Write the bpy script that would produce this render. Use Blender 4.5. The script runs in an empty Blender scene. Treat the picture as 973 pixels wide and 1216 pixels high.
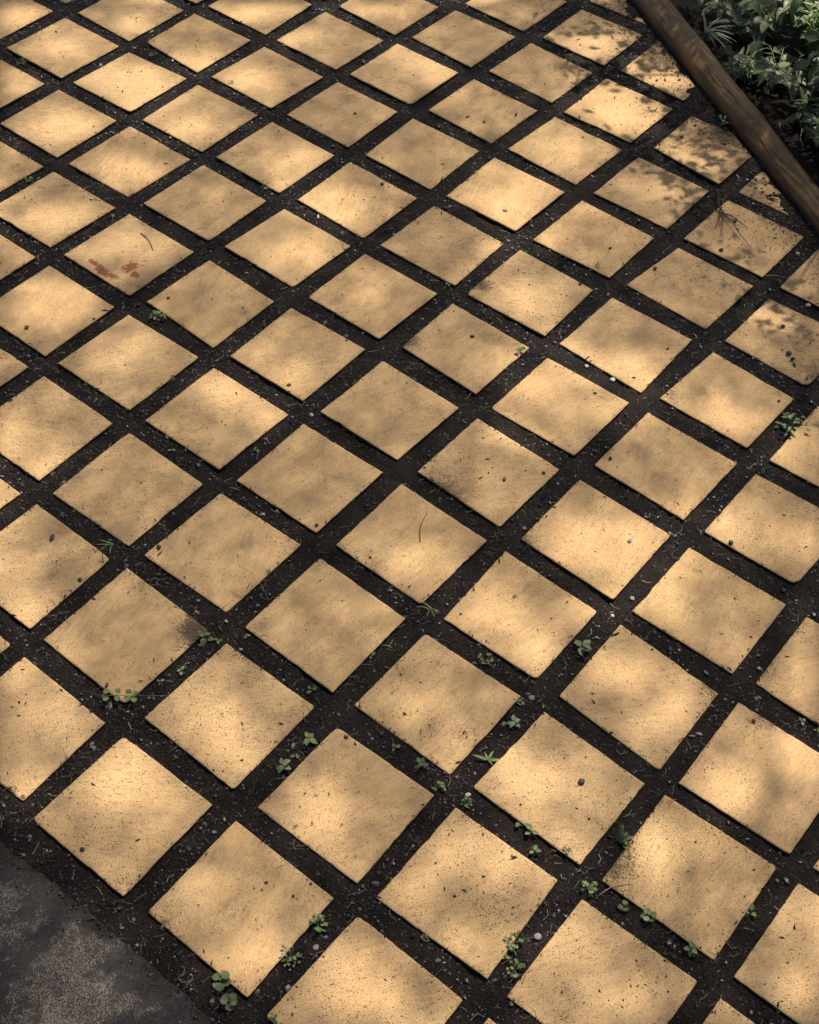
import bpy, bmesh, math, random
import numpy as np
from mathutils import Vector, Matrix, Quaternion

random.seed(7)
rng = np.random.default_rng(11)
scene = bpy.context.scene
COL = scene.collection
rad = math.radians

# ------------------------------------------------------------------ camera, sky, sun, exposure
SUN_EL, SUN_AZ_X, SUN_AZ_Y = rad(57), -0.17, 0.985        # sun stands beyond the paving, towards +Y
cam_data = bpy.data.cameras.new('camera')
cam = bpy.data.objects.new('camera', cam_data)
COL.objects.link(cam)
cam_data.sensor_fit = 'HORIZONTAL'
cam_data.sensor_width = 36.0
cam_data.lens = 36.0 * 1707.1 / 973.0
cam_data.clip_start = 0.05
cam_data.clip_end = 500
rows = [(0.77656984, 0.62920530, 0.03224870), (0.49124030, -0.57265423, -0.65631556), (-0.39448988, 0.52551672, -0.75379700)]
cx, cy, cz = Vector(rows[0]), -Vector(rows[1]), -Vector(rows[2])
m = Matrix((cx, cy, cz)).transposed().to_4x4()
m.translation = Vector((0.97641837, -1.08064764, 1.96178875))
cam.matrix_world = m
scene.camera = cam

world = bpy.data.worlds.new('World')
scene.world = world
world.use_nodes = True
wn = world.node_tree.nodes; wl = world.node_tree.links
sky = wn.new('ShaderNodeTexSky')
sky.sky_type = 'NISHITA'; sky.sun_disc = False
sky.sun_elevation = SUN_EL
sky.sun_rotation = math.atan2(SUN_AZ_X, SUN_AZ_Y)
sky.dust_density = 4.0; sky.air_density = 0.8; sky.ozone_density = 0.6
bg = wn['Background']; bg.inputs['Strength'].default_value = 0.065
wl.new(sky.outputs[0], bg.inputs['Color'])

sun_data = bpy.data.lights.new('sun', 'SUN')
sun_data.energy = 5.0; sun_data.angle = rad(0.55); sun_data.color = (1.0, 0.90, 0.76)
sun = bpy.data.objects.new('sun', sun_data); COL.objects.link(sun)
SUNV = Vector((SUN_AZ_X * math.cos(SUN_EL), SUN_AZ_Y * math.cos(SUN_EL), math.sin(SUN_EL))).normalized()
sun.rotation_euler = SUNV.to_track_quat('Z', 'Y').to_euler()
sun.location = (0, 0, 12)
scene.view_settings.view_transform = 'Standard'
scene.view_settings.look = 'None'
scene.view_settings.exposure = 0.66
scene.view_settings.gamma = 1.0
scene.render.engine = 'CYCLES'

# ------------------------------------------------------------------ measured positions, in metres on the ground
PAVERS = [
    (-14, 4, -3.4587, 0.8317, -3.4587, 1.0223, -3.2613, 1.0223, -3.2613, 0.8317),
    (-14, 5, -3.4587, 1.0634, -3.4587, 1.2541, -3.2613, 1.2541, -3.2613, 1.0634),
    (-13, 3, -3.2187, 0.5999, -3.2187, 0.7906, -3.0213, 0.7906, -3.0213, 0.5999),
    (-13, 4, -3.2187, 0.8317, -3.2187, 1.0223, -3.0213, 1.0223, -3.0213, 0.8317),
    (-13, 5, -3.2187, 1.0634, -3.2187, 1.2541, -3.0213, 1.2541, -3.0213, 1.0634),
    (-13, 6, -3.2187, 1.2952, -3.2187, 1.4858, -3.0213, 1.4858, -3.0213, 1.2952),
    (-12, 3, -2.9787, 0.5999, -2.9787, 0.7906, -2.7813, 0.7906, -2.7813, 0.5999),
    (-12, 4, -2.9787, 0.8317, -2.9787, 1.0223, -2.7813, 1.0223, -2.7813, 0.8317),
    (-12, 5, -2.9787, 1.0634, -2.9787, 1.2541, -2.7813, 1.2541, -2.7813, 1.0634),
    (-12, 6, -2.9787, 1.2952, -2.9787, 1.4858, -2.7813, 1.4858, -2.7813, 1.2952),
    (-12, 7, -2.9787, 1.5269, -2.9787, 1.7176, -2.7813, 1.7176, -2.7813, 1.5269),
    (-11, 2, -2.7387, 0.3682, -2.7387, 0.5588, -2.5413, 0.5588, -2.5413, 0.3682),
    (-11, 3, -2.7387, 0.5999, -2.7387, 0.7906, -2.5413, 0.7906, -2.5413, 0.5999),
    (-11, 4, -2.7387, 0.8317, -2.7387, 1.0223, -2.5413, 1.0223, -2.5413, 0.8317),
    (-11, 5, -2.7387, 1.0634, -2.7387, 1.2541, -2.5413, 1.2541, -2.5413, 1.0634),
    (-11, 6, -2.7387, 1.2952, -2.7387, 1.4858, -2.5413, 1.4858, -2.5413, 1.2952),
    (-11, 7, -2.7387, 1.5269, -2.7387, 1.7176, -2.5413, 1.7176, -2.5413, 1.5269),
    (-11, 8, -2.7387, 1.7587, -2.7387, 1.9493, -2.5413, 1.9493, -2.5413, 1.7587),
    (-10, 2, -2.4987, 0.3682, -2.4987, 0.5588, -2.3013, 0.5588, -2.3013, 0.3682),
    (-10, 3, -2.4987, 0.5999, -2.4987, 0.7906, -2.3013, 0.7906, -2.3013, 0.5999),
    (-10, 4, -2.4987, 0.8317, -2.4987, 1.0223, -2.3013, 1.0223, -2.3013, 0.8317),
    (-10, 5, -2.4987, 1.0634, -2.4987, 1.2541, -2.3013, 1.2541, -2.3013, 1.0634),
    (-10, 6, -2.4987, 1.2952, -2.4987, 1.4858, -2.3013, 1.4858, -2.3013, 1.2952),
    (-10, 7, -2.4987, 1.5269, -2.4987, 1.7176, -2.3013, 1.7176, -2.3013, 1.5269),
    (-10, 8, -2.4987, 1.7587, -2.4987, 1.9493, -2.3013, 1.9493, -2.3013, 1.7587),
    (-10, 9, -2.4987, 1.9904, -2.4987, 2.1811, -2.3013, 2.1811, -2.3013, 1.9904),
    (-9, 1, -2.2587, 0.1364, -2.2587, 0.3271, -2.0613, 0.3271, -2.0613, 0.1364),
    (-9, 2, -2.2587, 0.3682, -2.2587, 0.5588, -2.0613, 0.5588, -2.0613, 0.3682),
    (-9, 3, -2.2587, 0.5999, -2.2587, 0.7906, -2.0613, 0.7906, -2.0613, 0.5999),
    (-9, 4, -2.2587, 0.8317, -2.2587, 1.0223, -2.0613, 1.0223, -2.0613, 0.8317),
    (-9, 5, -2.2587, 1.0634, -2.2587, 1.2541, -2.0613, 1.2541, -2.0613, 1.0634),
    (-9, 6, -2.2587, 1.2952, -2.2587, 1.4858, -2.0613, 1.4858, -2.0613, 1.2952),
    (-9, 7, -2.2587, 1.5269, -2.2587, 1.7176, -2.0613, 1.7176, -2.0613, 1.5269),
    (-9, 8, -2.2587, 1.7587, -2.2587, 1.9493, -2.0613, 1.9493, -2.0613, 1.7587),
    (-9, 9, -2.2587, 1.9904, -2.2587, 2.1811, -2.0613, 2.1811, -2.0613, 1.9904),
    (-9, 10, -2.2587, 2.2222, -2.2587, 2.4128, -2.0613, 2.4128, -2.0613, 2.2222),
    (-8, 0, -2.0187, -0.0953, -2.0187, 0.0953, -1.8213, 0.0953, -1.8213, -0.0953),
    (-8, 1, -2.0187, 0.1364, -2.0187, 0.3271, -1.8213, 0.3271, -1.8213, 0.1364),
    (-8, 2, -2.0187, 0.3682, -2.0187, 0.5588, -1.8213, 0.5588, -1.8213, 0.3682),
    (-8, 3, -2.0187, 0.5999, -2.0187, 0.7906, -1.8213, 0.7906, -1.8213, 0.5999),
    (-8, 4, -2.0123, 0.8244, -2.0123, 1.0150, -1.8148, 1.0150, -1.8148, 0.8244),
    (-8, 5, -2.0187, 1.0634, -2.0187, 1.2541, -1.8213, 1.2541, -1.8213, 1.0634),
    (-8, 6, -2.0187, 1.2952, -2.0187, 1.4858, -1.8213, 1.4858, -1.8213, 1.2952),
    (-8, 7, -2.0187, 1.5269, -2.0187, 1.7176, -1.8213, 1.7176, -1.8213, 1.5269),
    (-8, 8, -2.0187, 1.7587, -2.0187, 1.9493, -1.8213, 1.9493, -1.8213, 1.7587),
    (-8, 9, -2.0187, 1.9904, -2.0187, 2.1811, -1.8213, 2.1811, -1.8213, 1.9904),
    (-8, 10, -2.0187, 2.2222, -2.0187, 2.4128, -1.8213, 2.4128, -1.8213, 2.2222),
    (-8, 11, -2.0187, 2.4539, -2.0187, 2.6446, -1.8213, 2.6446, -1.8213, 2.4539),
    (-7, 0, -1.7787, -0.0953, -1.7787, 0.0953, -1.5813, 0.0953, -1.5813, -0.0953),
    (-7, 1, -1.7787, 0.1364, -1.7787, 0.3271, -1.5813, 0.3271, -1.5813, 0.1364),
    (-7, 2, -1.7787, 0.3682, -1.7787, 0.5588, -1.5813, 0.5588, -1.5813, 0.3682),
    (-7, 3, -1.7770, 0.5873, -1.7770, 0.7780, -1.5795, 0.7780, -1.5795, 0.5873),
    (-7, 4, -1.7693, 0.8202, -1.7683, 1.0131, -1.5696, 1.0128, -1.5679, 0.8195),
    (-7, 5, -1.7650, 1.0511, -1.7676, 1.2400, -1.5717, 1.2415, -1.5714, 1.0461),
    (-7, 6, -1.7692, 1.2846, -1.7692, 1.4752, -1.5717, 1.4752, -1.5717, 1.2846),
    (-7, 7, -1.7787, 1.5269, -1.7787, 1.7176, -1.5813, 1.7176, -1.5813, 1.5269),
    (-7, 8, -1.7787, 1.7587, -1.7787, 1.9493, -1.5813, 1.9493, -1.5813, 1.7587),
    (-7, 9, -1.7787, 1.9904, -1.7787, 2.1811, -1.5813, 2.1811, -1.5813, 1.9904),
    (-7, 10, -1.7787, 2.2222, -1.7787, 2.4128, -1.5813, 2.4128, -1.5813, 2.2222),
    (-7, 11, -1.7787, 2.4539, -1.7787, 2.6446, -1.5813, 2.6446, -1.5813, 2.4539),
    (-7, 12, -1.7787, 2.6857, -1.7787, 2.8763, -1.5813, 2.8763, -1.5813, 2.6857),
    (-6, -1, -1.5387, -0.3271, -1.5387, -0.1364, -1.3413, -0.1364, -1.3413, -0.3271),
    (-6, 0, -1.5387, -0.0953, -1.5387, 0.0953, -1.3413, 0.0953, -1.3413, -0.0953),
    (-6, 1, -1.5387, 0.1364, -1.5387, 0.3271, -1.3413, 0.3271, -1.3413, 0.1364),
    (-6, 2, -1.5286, 0.3628, -1.5286, 0.5535, -1.3312, 0.5535, -1.3312, 0.3628),
    (-6, 3, -1.5331, 0.5975, -1.5385, 0.7840, -1.3385, 0.7866, -1.3332, 0.5947),
    (-6, 4, -1.5352, 0.8259, -1.5348, 1.0112, -1.3431, 1.0216, -1.3412, 0.8307),
    (-6, 5, -1.5356, 1.0697, -1.5404, 1.2476, -1.3450, 1.2508, -1.3426, 1.0569),
    (-6, 6, -1.5400, 1.2946, -1.5389, 1.4849, -1.3460, 1.4841, -1.3358, 1.2947),
    (-6, 7, -1.5387, 1.5269, -1.5387, 1.7176, -1.3413, 1.7176, -1.3413, 1.5269),
    (-6, 8, -1.5387, 1.7587, -1.5387, 1.9493, -1.3413, 1.9493, -1.3413, 1.7587),
    (-6, 9, -1.5387, 1.9904, -1.5387, 2.1811, -1.3413, 2.1811, -1.3413, 1.9904),
    (-6, 10, -1.5387, 2.2222, -1.5387, 2.4128, -1.3413, 2.4128, -1.3413, 2.2222),
    (-6, 11, -1.5387, 2.4539, -1.5387, 2.6446, -1.3413, 2.6446, -1.3413, 2.4539),
    (-6, 12, -1.5387, 2.6857, -1.5387, 2.8763, -1.3413, 2.8763, -1.3413, 2.6857),
    (-6, 13, -1.5387, 2.9174, -1.5387, 3.1081, -1.3413, 3.1081, -1.3413, 2.9174),
    (-5, -2, -1.2987, -0.5588, -1.2987, -0.3682, -1.1013, -0.3682, -1.1013, -0.5588),
    (-5, -1, -1.2987, -0.3271, -1.2987, -0.1364, -1.1013, -0.1364, -1.1013, -0.3271),
    (-5, 0, -1.2987, -0.0953, -1.2987, 0.0953, -1.1013, 0.0953, -1.1013, -0.0953),
    (-5, 1, -1.2976, 0.1370, -1.2976, 0.3277, -1.1001, 0.3277, -1.1001, 0.1370),
    (-5, 2, -1.2984, 0.3657, -1.2988, 0.5538, -1.0986, 0.5554, -1.1027, 0.3691),
    (-5, 3, -1.2983, 0.5970, -1.3009, 0.7912, -1.1033, 0.7919, -1.1088, 0.6015),
    (-5, 4, -1.2981, 0.8274, -1.3067, 1.0214, -1.1116, 1.0251, -1.1056, 0.8306),
    (-5, 5, -1.3070, 1.0673, -1.3027, 1.2538, -1.1010, 1.2492, -1.1053, 1.0630),
    (-5, 6, -1.3016, 1.2953, -1.2987, 1.4801, -1.0963, 1.4756, -1.0997, 1.2940),
    (-5, 7, -1.2916, 1.5241, -1.2908, 1.7056, -1.0926, 1.6955, -1.0934, 1.5158),
    (-5, 8, -1.2987, 1.7587, -1.2987, 1.9493, -1.1013, 1.9493, -1.1013, 1.7587),
    (-5, 9, -1.2987, 1.9904, -1.2987, 2.1811, -1.1013, 2.1811, -1.1013, 1.9904),
    (-5, 10, -1.2987, 2.2222, -1.2987, 2.4128, -1.1013, 2.4128, -1.1013, 2.2222),
    (-5, 11, -1.2987, 2.4539, -1.2987, 2.6446, -1.1013, 2.6446, -1.1013, 2.4539),
    (-5, 12, -1.2987, 2.6857, -1.2987, 2.8763, -1.1013, 2.8763, -1.1013, 2.6857),
    (-5, 13, -1.2987, 2.9174, -1.2987, 3.1081, -1.1013, 3.1081, -1.1013, 2.9174),
    (-4, -2, -1.0587, -0.5588, -1.0587, -0.3682, -0.8613, -0.3682, -0.8613, -0.5588),
    (-4, -1, -1.0587, -0.3271, -1.0587, -0.1364, -0.8613, -0.1364, -0.8613, -0.3271),
    (-4, 0, -1.0527, -0.0965, -1.0527, 0.0942, -0.8553, 0.0942, -0.8553, -0.0965),
    (-4, 1, -1.0559, 0.1358, -1.0584, 0.3273, -0.8596, 0.3265, -0.8549, 0.1351),
    (-4, 2, -1.0628, 0.3704, -1.0615, 0.5605, -0.8639, 0.5602, -0.8621, 0.3698),
    (-4, 3, -1.0654, 0.6048, -1.0672, 0.7951, -0.8682, 0.7939, -0.8659, 0.6066),
    (-4, 4, -1.0656, 0.8355, -1.0652, 1.0239, -0.8681, 1.0229, -0.8669, 0.8321),
    (-4, 5, -1.0616, 1.0698, -1.0608, 1.2554, -0.8697, 1.2540, -0.8654, 1.0666),
    (-4, 6, -1.0620, 1.3010, -1.0631, 1.4879, -0.8648, 1.4851, -0.8650, 1.2963),
    (-4, 7, -1.0558, 1.5355, -1.0535, 1.7159, -0.8588, 1.7173, -0.8573, 1.5258),
    (-4, 8, -1.0553, 1.7580, -1.0562, 1.9460, -0.8588, 1.9460, -0.8597, 1.7527),
    (-4, 9, -1.0587, 1.9904, -1.0587, 2.1811, -0.8613, 2.1811, -0.8613, 1.9904),
    (-4, 10, -1.0587, 2.2222, -1.0587, 2.4128, -0.8613, 2.4128, -0.8613, 2.2222),
    (-4, 11, -1.0587, 2.4539, -1.0587, 2.6446, -0.8613, 2.6446, -0.8613, 2.4539),
    (-4, 12, -1.0587, 2.6857, -1.0587, 2.8763, -0.8613, 2.8763, -0.8613, 2.6857),
    (-4, 13, -1.0587, 2.9174, -1.0587, 3.1081, -0.8613, 3.1081, -0.8613, 2.9174),
    (-3, -2, -0.8187, -0.5588, -0.8187, -0.3682, -0.6213, -0.3682, -0.6213, -0.5588),
    (-3, -1, -0.8112, -0.3263, -0.8112, -0.1357, -0.6137, -0.1357, -0.6137, -0.3263),
    (-3, 0, -0.8135, -0.0950, -0.8158, 0.0968, -0.6178, 0.0946, -0.6120, -0.0952),
    (-3, 1, -0.8205, 0.1372, -0.8204, 0.3284, -0.6236, 0.3309, -0.6197, 0.1380),
    (-3, 2, -0.8240, 0.3808, -0.8209, 0.5630, -0.6277, 0.5548, -0.6221, 0.3691),
    (-3, 3, -0.8271, 0.6140, -0.8183, 0.7954, -0.6250, 0.7956, -0.6270, 0.6111),
    (-3, 4, -0.8206, 0.8415, -0.8256, 1.0271, -0.6234, 1.0228, -0.6214, 0.8335),
    (-3, 5, -0.8177, 1.0707, -0.8276, 1.2587, -0.6290, 1.2607, -0.6216, 1.0672),
    (-3, 6, -0.8206, 1.3090, -0.8215, 1.4904, -0.6235, 1.4854, -0.6252, 1.3014),
    (-3, 7, -0.8153, 1.5432, -0.8116, 1.7170, -0.6166, 1.7101, -0.6175, 1.5356),
    (-3, 8, -0.8056, 1.7591, -0.8104, 1.9425, -0.6172, 1.9412, -0.6135, 1.7556),
    (-3, 9, -0.8187, 1.9904, -0.8187, 2.1811, -0.6213, 2.1811, -0.6213, 1.9904),
    (-3, 10, -0.8187, 2.2222, -0.8187, 2.4128, -0.6213, 2.4128, -0.6213, 2.2222),
    (-3, 11, -0.8187, 2.4539, -0.8187, 2.6446, -0.6213, 2.6446, -0.6213, 2.4539),
    (-3, 12, -0.8187, 2.6857, -0.8187, 2.8763, -0.6213, 2.8763, -0.6213, 2.6857),
    (-3, 13, -0.8187, 2.9174, -0.8187, 3.1081, -0.6213, 3.1081, -0.6213, 2.9174),
    (-2, -2, -0.5673, -0.5593, -0.5673, -0.3686, -0.3699, -0.3686, -0.3699, -0.5593),
    (-2, -1, -0.5721, -0.3273, -0.5731, -0.1348, -0.3787, -0.1360, -0.3694, -0.3296),
    (-2, 0, -0.5716, -0.0995, -0.5800, 0.0978, -0.3802, 0.0941, -0.3757, -0.0974),
    (-2, 1, -0.5778, 0.1381, -0.5820, 0.3294, -0.3825, 0.3291, -0.3824, 0.1384),
    (-2, 2, -0.5802, 0.3729, -0.5868, 0.5614, -0.3898, 0.5658, -0.3855, 0.3735),
    (-2, 3, -0.5830, 0.6093, -0.5851, 0.7953, -0.3867, 0.7952, -0.3887, 0.6067),
    (-2, 4, -0.5794, 0.8384, -0.5788, 1.0274, -0.3817, 1.0226, -0.3748, 0.8392),
    (-2, 5, -0.5812, 1.0712, -0.5856, 1.2595, -0.3859, 1.2579, -0.3864, 1.0703),
    (-2, 6, -0.5824, 1.3067, -0.5759, 1.4885, -0.3798, 1.4870, -0.3848, 1.3009),
    (-2, 7, -0.5719, 1.5204, -0.5774, 1.7132, -0.3806, 1.7107, -0.3814, 1.5231),
    (-2, 8, -0.5704, 1.7669, -0.5740, 1.9515, -0.3765, 1.9515, -0.3800, 1.7548),
    (-2, 9, -0.5787, 1.9904, -0.5787, 2.1811, -0.3813, 2.1811, -0.3813, 1.9904),
    (-2, 10, -0.5787, 2.2222, -0.5787, 2.4128, -0.3813, 2.4128, -0.3813, 2.2222),
    (-2, 11, -0.5787, 2.4539, -0.5787, 2.6446, -0.3813, 2.6446, -0.3813, 2.4539),
    (-2, 12, -0.5787, 2.6857, -0.5787, 2.8763, -0.3813, 2.8763, -0.3813, 2.6857),
    (-2, 13, -0.5787, 2.9174, -0.5787, 3.1081, -0.3813, 3.1081, -0.3813, 2.9174),
    (-1, -2, -0.3328, -0.5597, -0.3338, -0.3716, -0.1385, -0.3742, -0.1310, -0.5522),
    (-1, -1, -0.3370, -0.3294, -0.3429, -0.1320, -0.1416, -0.1371, -0.1398, -0.3314),
    (-1, 0, -0.3420, -0.0938, -0.3403, 0.0983, -0.1484, 0.1031, -0.1452, -0.0904),
    (-1, 1, -0.3410, 0.1398, -0.3448, 0.3296, -0.1483, 0.3306, -0.1457, 0.1406),
    (-1, 2, -0.3413, 0.3726, -0.3428, 0.5631, -0.1461, 0.5580, -0.1480, 0.3713),
    (-1, 3, -0.3395, 0.6184, -0.3452, 0.7936, -0.1426, 0.7877, -0.1436, 0.6088),
    (-1, 4, -0.3414, 0.8346, -0.3423, 1.0277, -0.1466, 1.0210, -0.1404, 0.8365),
    (-1, 5, -0.3414, 1.0720, -0.3414, 1.2627, -0.1447, 1.2572, -0.1431, 1.0775),
    (-1, 6, -0.3370, 1.3011, -0.3359, 1.4859, -0.1424, 1.4847, -0.1401, 1.3006),
    (-1, 7, -0.3282, 1.5404, -0.3314, 1.7149, -0.1339, 1.7181, -0.1370, 1.5177),
    (-1, 8, -0.3387, 1.7587, -0.3387, 1.9493, -0.1413, 1.9493, -0.1413, 1.7587),
    (-1, 9, -0.3387, 1.9904, -0.3387, 2.1811, -0.1413, 2.1811, -0.1413, 1.9904),
    (-1, 10, -0.3387, 2.2222, -0.3387, 2.4128, -0.1413, 2.4128, -0.1413, 2.2222),
    (-1, 11, -0.3387, 2.4539, -0.3387, 2.6446, -0.1413, 2.6446, -0.1413, 2.4539),
    (-1, 12, -0.3387, 2.6857, -0.3387, 2.8763, -0.1413, 2.8763, -0.1413, 2.6857),
    (-1, 13, -0.3387, 2.9174, -0.3387, 3.1081, -0.1413, 3.1081, -0.1413, 2.9174),
    (0, -2, -0.0968, -0.5638, -0.0985, -0.3725, 0.0954, -0.3712, 0.1010, -0.5640),
    (0, -1, -0.0980, -0.3289, -0.1003, -0.1373, 0.0958, -0.1356, 0.1012, -0.3319),
    (0, 0, -0.1003, -0.0940, -0.1031, 0.1021, 0.0966, 0.0955, 0.1005, -0.0981),
    (0, 1, -0.1014, 0.1415, -0.1039, 0.3298, 0.0977, 0.3248, 0.0966, 0.1376),
    (0, 2, -0.1022, 0.3731, -0.1029, 0.5597, 0.0963, 0.5533, 0.0964, 0.3645),
    (0, 3, -0.0998, 0.5981, -0.0998, 0.7888, 0.0980, 0.7881, 0.0973, 0.5989),
    (0, 4, -0.1040, 0.8346, -0.1014, 1.0246, 0.0951, 1.0247, 0.1001, 0.8252),
    (0, 5, -0.1042, 1.0824, -0.0867, 1.2629, 0.1027, 1.2600, 0.0980, 1.0750),
    (0, 6, -0.0950, 1.2983, -0.0937, 1.4853, 0.1047, 1.4807, 0.1042, 1.2956),
    (0, 7, -0.0913, 1.5257, -0.0913, 1.7164, 0.1062, 1.7164, 0.1062, 1.5257),
    (0, 8, -0.0987, 1.7587, -0.0987, 1.9493, 0.0987, 1.9493, 0.0987, 1.7587),
    (0, 9, -0.0987, 1.9904, -0.0987, 2.1811, 0.0987, 2.1811, 0.0987, 1.9904),
    (0, 10, -0.0987, 2.2222, -0.0987, 2.4128, 0.0987, 2.4128, 0.0987, 2.2222),
    (0, 11, -0.0987, 2.4539, -0.0987, 2.6446, 0.0987, 2.6446, 0.0987, 2.4539),
    (0, 12, -0.0987, 2.6857, -0.0987, 2.8763, 0.0987, 2.8763, 0.0987, 2.6857),
    (0, 13, -0.0987, 2.9174, -0.0987, 3.1081, 0.0987, 3.1081, 0.0987, 2.9174),
    (1, -2, 0.1443, -0.5575, 0.1391, -0.3668, 0.3375, -0.3673, 0.3436, -0.5582),
    (1, -1, 0.1489, -0.3301, 0.1480, -0.1424, 0.3444, -0.1382, 0.3492, -0.3284),
    (1, 0, 0.1415, -0.0933, 0.1413, 0.0932, 0.3395, 0.0956, 0.3413, -0.0952),
    (1, 1, 0.1441, 0.1382, 0.1354, 0.3288, 0.3378, 0.3228, 0.3394, 0.1390),
    (1, 2, 0.1398, 0.3669, 0.1385, 0.5568, 0.3421, 0.5513, 0.3443, 0.3591),
    (1, 3, 0.1383, 0.6036, 0.1394, 0.7895, 0.3424, 0.7842, 0.3406, 0.5967),
    (1, 4, 0.1356, 0.8362, 0.1469, 1.0218, 0.3395, 1.0097, 0.3368, 0.8305),
    (1, 5, 0.1459, 1.0690, 0.1485, 1.2456, 0.3437, 1.2516, 0.3419, 1.0590),
    (1, 6, 0.1484, 1.2902, 0.1484, 1.4808, 0.3458, 1.4808, 0.3458, 1.2902),
    (1, 7, 0.1413, 1.5269, 0.1413, 1.7176, 0.3387, 1.7176, 0.3387, 1.5269),
    (1, 8, 0.1413, 1.7587, 0.1413, 1.9493, 0.3387, 1.9493, 0.3387, 1.7587),
    (1, 9, 0.1413, 1.9904, 0.1413, 2.1811, 0.3387, 2.1811, 0.3387, 1.9904),
    (1, 10, 0.1413, 2.2222, 0.1413, 2.4128, 0.3387, 2.4128, 0.3387, 2.2222),
    (1, 11, 0.1413, 2.4539, 0.1413, 2.6446, 0.3387, 2.6446, 0.3387, 2.4539),
    (1, 12, 0.1413, 2.6857, 0.1413, 2.8763, 0.3387, 2.8763, 0.3387, 2.6857),
    (1, 13, 0.1413, 2.9174, 0.1413, 3.1081, 0.3387, 3.1081, 0.3387, 2.9174),
    (2, -2, 0.3802, -0.5615, 0.3814, -0.3650, 0.5780, -0.3673, 0.5781, -0.5584),
    (2, -1, 0.3839, -0.3285, 0.3824, -0.1336, 0.5735, -0.1318, 0.5848, -0.3220),
    (2, 0, 0.3819, -0.0904, 0.3856, 0.0962, 0.5845, 0.0899, 0.5853, -0.0921),
    (2, 1, 0.3864, 0.1367, 0.3827, 0.3248, 0.5857, 0.3113, 0.5886, 0.1244),
    (2, 2, 0.3821, 0.3603, 0.3820, 0.5491, 0.5799, 0.5477, 0.5826, 0.3599),
    (2, 3, 0.3825, 0.5973, 0.3820, 0.7851, 0.5769, 0.7867, 0.5712, 0.5964),
    (2, 4, 0.3840, 0.8315, 0.3840, 1.0221, 0.5814, 1.0221, 0.5814, 0.8315),
    (2, 5, 0.3813, 1.0634, 0.3813, 1.2541, 0.5787, 1.2541, 0.5787, 1.0634),
    (2, 6, 0.3813, 1.2952, 0.3813, 1.4858, 0.5787, 1.4858, 0.5787, 1.2952),
    (2, 7, 0.3813, 1.5269, 0.3813, 1.7176, 0.5787, 1.7176, 0.5787, 1.5269),
    (2, 8, 0.3813, 1.7587, 0.3813, 1.9493, 0.5787, 1.9493, 0.5787, 1.7587),
    (2, 9, 0.3813, 1.9904, 0.3813, 2.1811, 0.5787, 2.1811, 0.5787, 1.9904),
    (2, 10, 0.3813, 2.2222, 0.3813, 2.4128, 0.5787, 2.4128, 0.5787, 2.2222),
    (2, 11, 0.3813, 2.4539, 0.3813, 2.6446, 0.5787, 2.6446, 0.5787, 2.4539),
    (2, 12, 0.3813, 2.6857, 0.3813, 2.8763, 0.5787, 2.8763, 0.5787, 2.6857),
    (3, -2, 0.6191, -0.5550, 0.6191, -0.3643, 0.8165, -0.3643, 0.8165, -0.5550),
    (3, -1, 0.6197, -0.3237, 0.6183, -0.1341, 0.8173, -0.1326, 0.8167, -0.3239),
    (3, 0, 0.6236, -0.0916, 0.6185, 0.0937, 0.8156, 0.0979, 0.8186, -0.0908),
    (3, 1, 0.6236, 0.1242, 0.6191, 0.3179, 0.8192, 0.3168, 0.8201, 0.1271),
    (3, 2, 0.6215, 0.3670, 0.6189, 0.5478, 0.8176, 0.5528, 0.8176, 0.3621),
    (3, 3, 0.6213, 0.5999, 0.6213, 0.7906, 0.8187, 0.7906, 0.8187, 0.5999),
    (3, 4, 0.6213, 0.8317, 0.6213, 1.0223, 0.8187, 1.0223, 0.8187, 0.8317),
    (3, 5, 0.6213, 1.0634, 0.6213, 1.2541, 0.8187, 1.2541, 0.8187, 1.0634),
    (3, 6, 0.6213, 1.2952, 0.6213, 1.4858, 0.8187, 1.4858, 0.8187, 1.2952),
    (3, 7, 0.6213, 1.5269, 0.6213, 1.7176, 0.8187, 1.7176, 0.8187, 1.5269),
    (3, 8, 0.6213, 1.7587, 0.6213, 1.9493, 0.8187, 1.9493, 0.8187, 1.7587),
    (3, 9, 0.6213, 1.9904, 0.6213, 2.1811, 0.8187, 2.1811, 0.8187, 1.9904),
    (4, -2, 0.8613, -0.5588, 0.8613, -0.3682, 1.0587, -0.3682, 1.0587, -0.5588),
    (4, -1, 0.8538, -0.3231, 0.8538, -0.1325, 1.0513, -0.1325, 1.0513, -0.3231),
    (4, 0, 0.8526, -0.0947, 0.8526, 0.0960, 1.0500, 0.0960, 1.0500, -0.0947),
    (4, 1, 0.8566, 0.1322, 0.8566, 0.3229, 1.0540, 0.3229, 1.0540, 0.1322),
    (4, 2, 0.8613, 0.3682, 0.8613, 0.5588, 1.0587, 0.5588, 1.0587, 0.3682),
    (4, 3, 0.8613, 0.5999, 0.8613, 0.7906, 1.0587, 0.7906, 1.0587, 0.5999),
    (4, 4, 0.8613, 0.8317, 0.8613, 1.0223, 1.0587, 1.0223, 1.0587, 0.8317),
    (4, 5, 0.8613, 1.0634, 0.8613, 1.2541, 1.0587, 1.2541, 1.0587, 1.0634),
    (4, 6, 0.8613, 1.2952, 0.8613, 1.4858, 1.0587, 1.4858, 1.0587, 1.2952),
    (5, -1, 1.1013, -0.3271, 1.1013, -0.1364, 1.2987, -0.1364, 1.2987, -0.3271),
    (5, 0, 1.1013, -0.0953, 1.1013, 0.0953, 1.2987, 0.0953, 1.2987, -0.0953),
    (5, 1, 1.1013, 0.1364, 1.1013, 0.3271, 1.2987, 0.3271, 1.2987, 0.1364),
    (5, 2, 1.1013, 0.3682, 1.1013, 0.5588, 1.2987, 0.5588, 1.2987, 0.3682),
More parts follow.
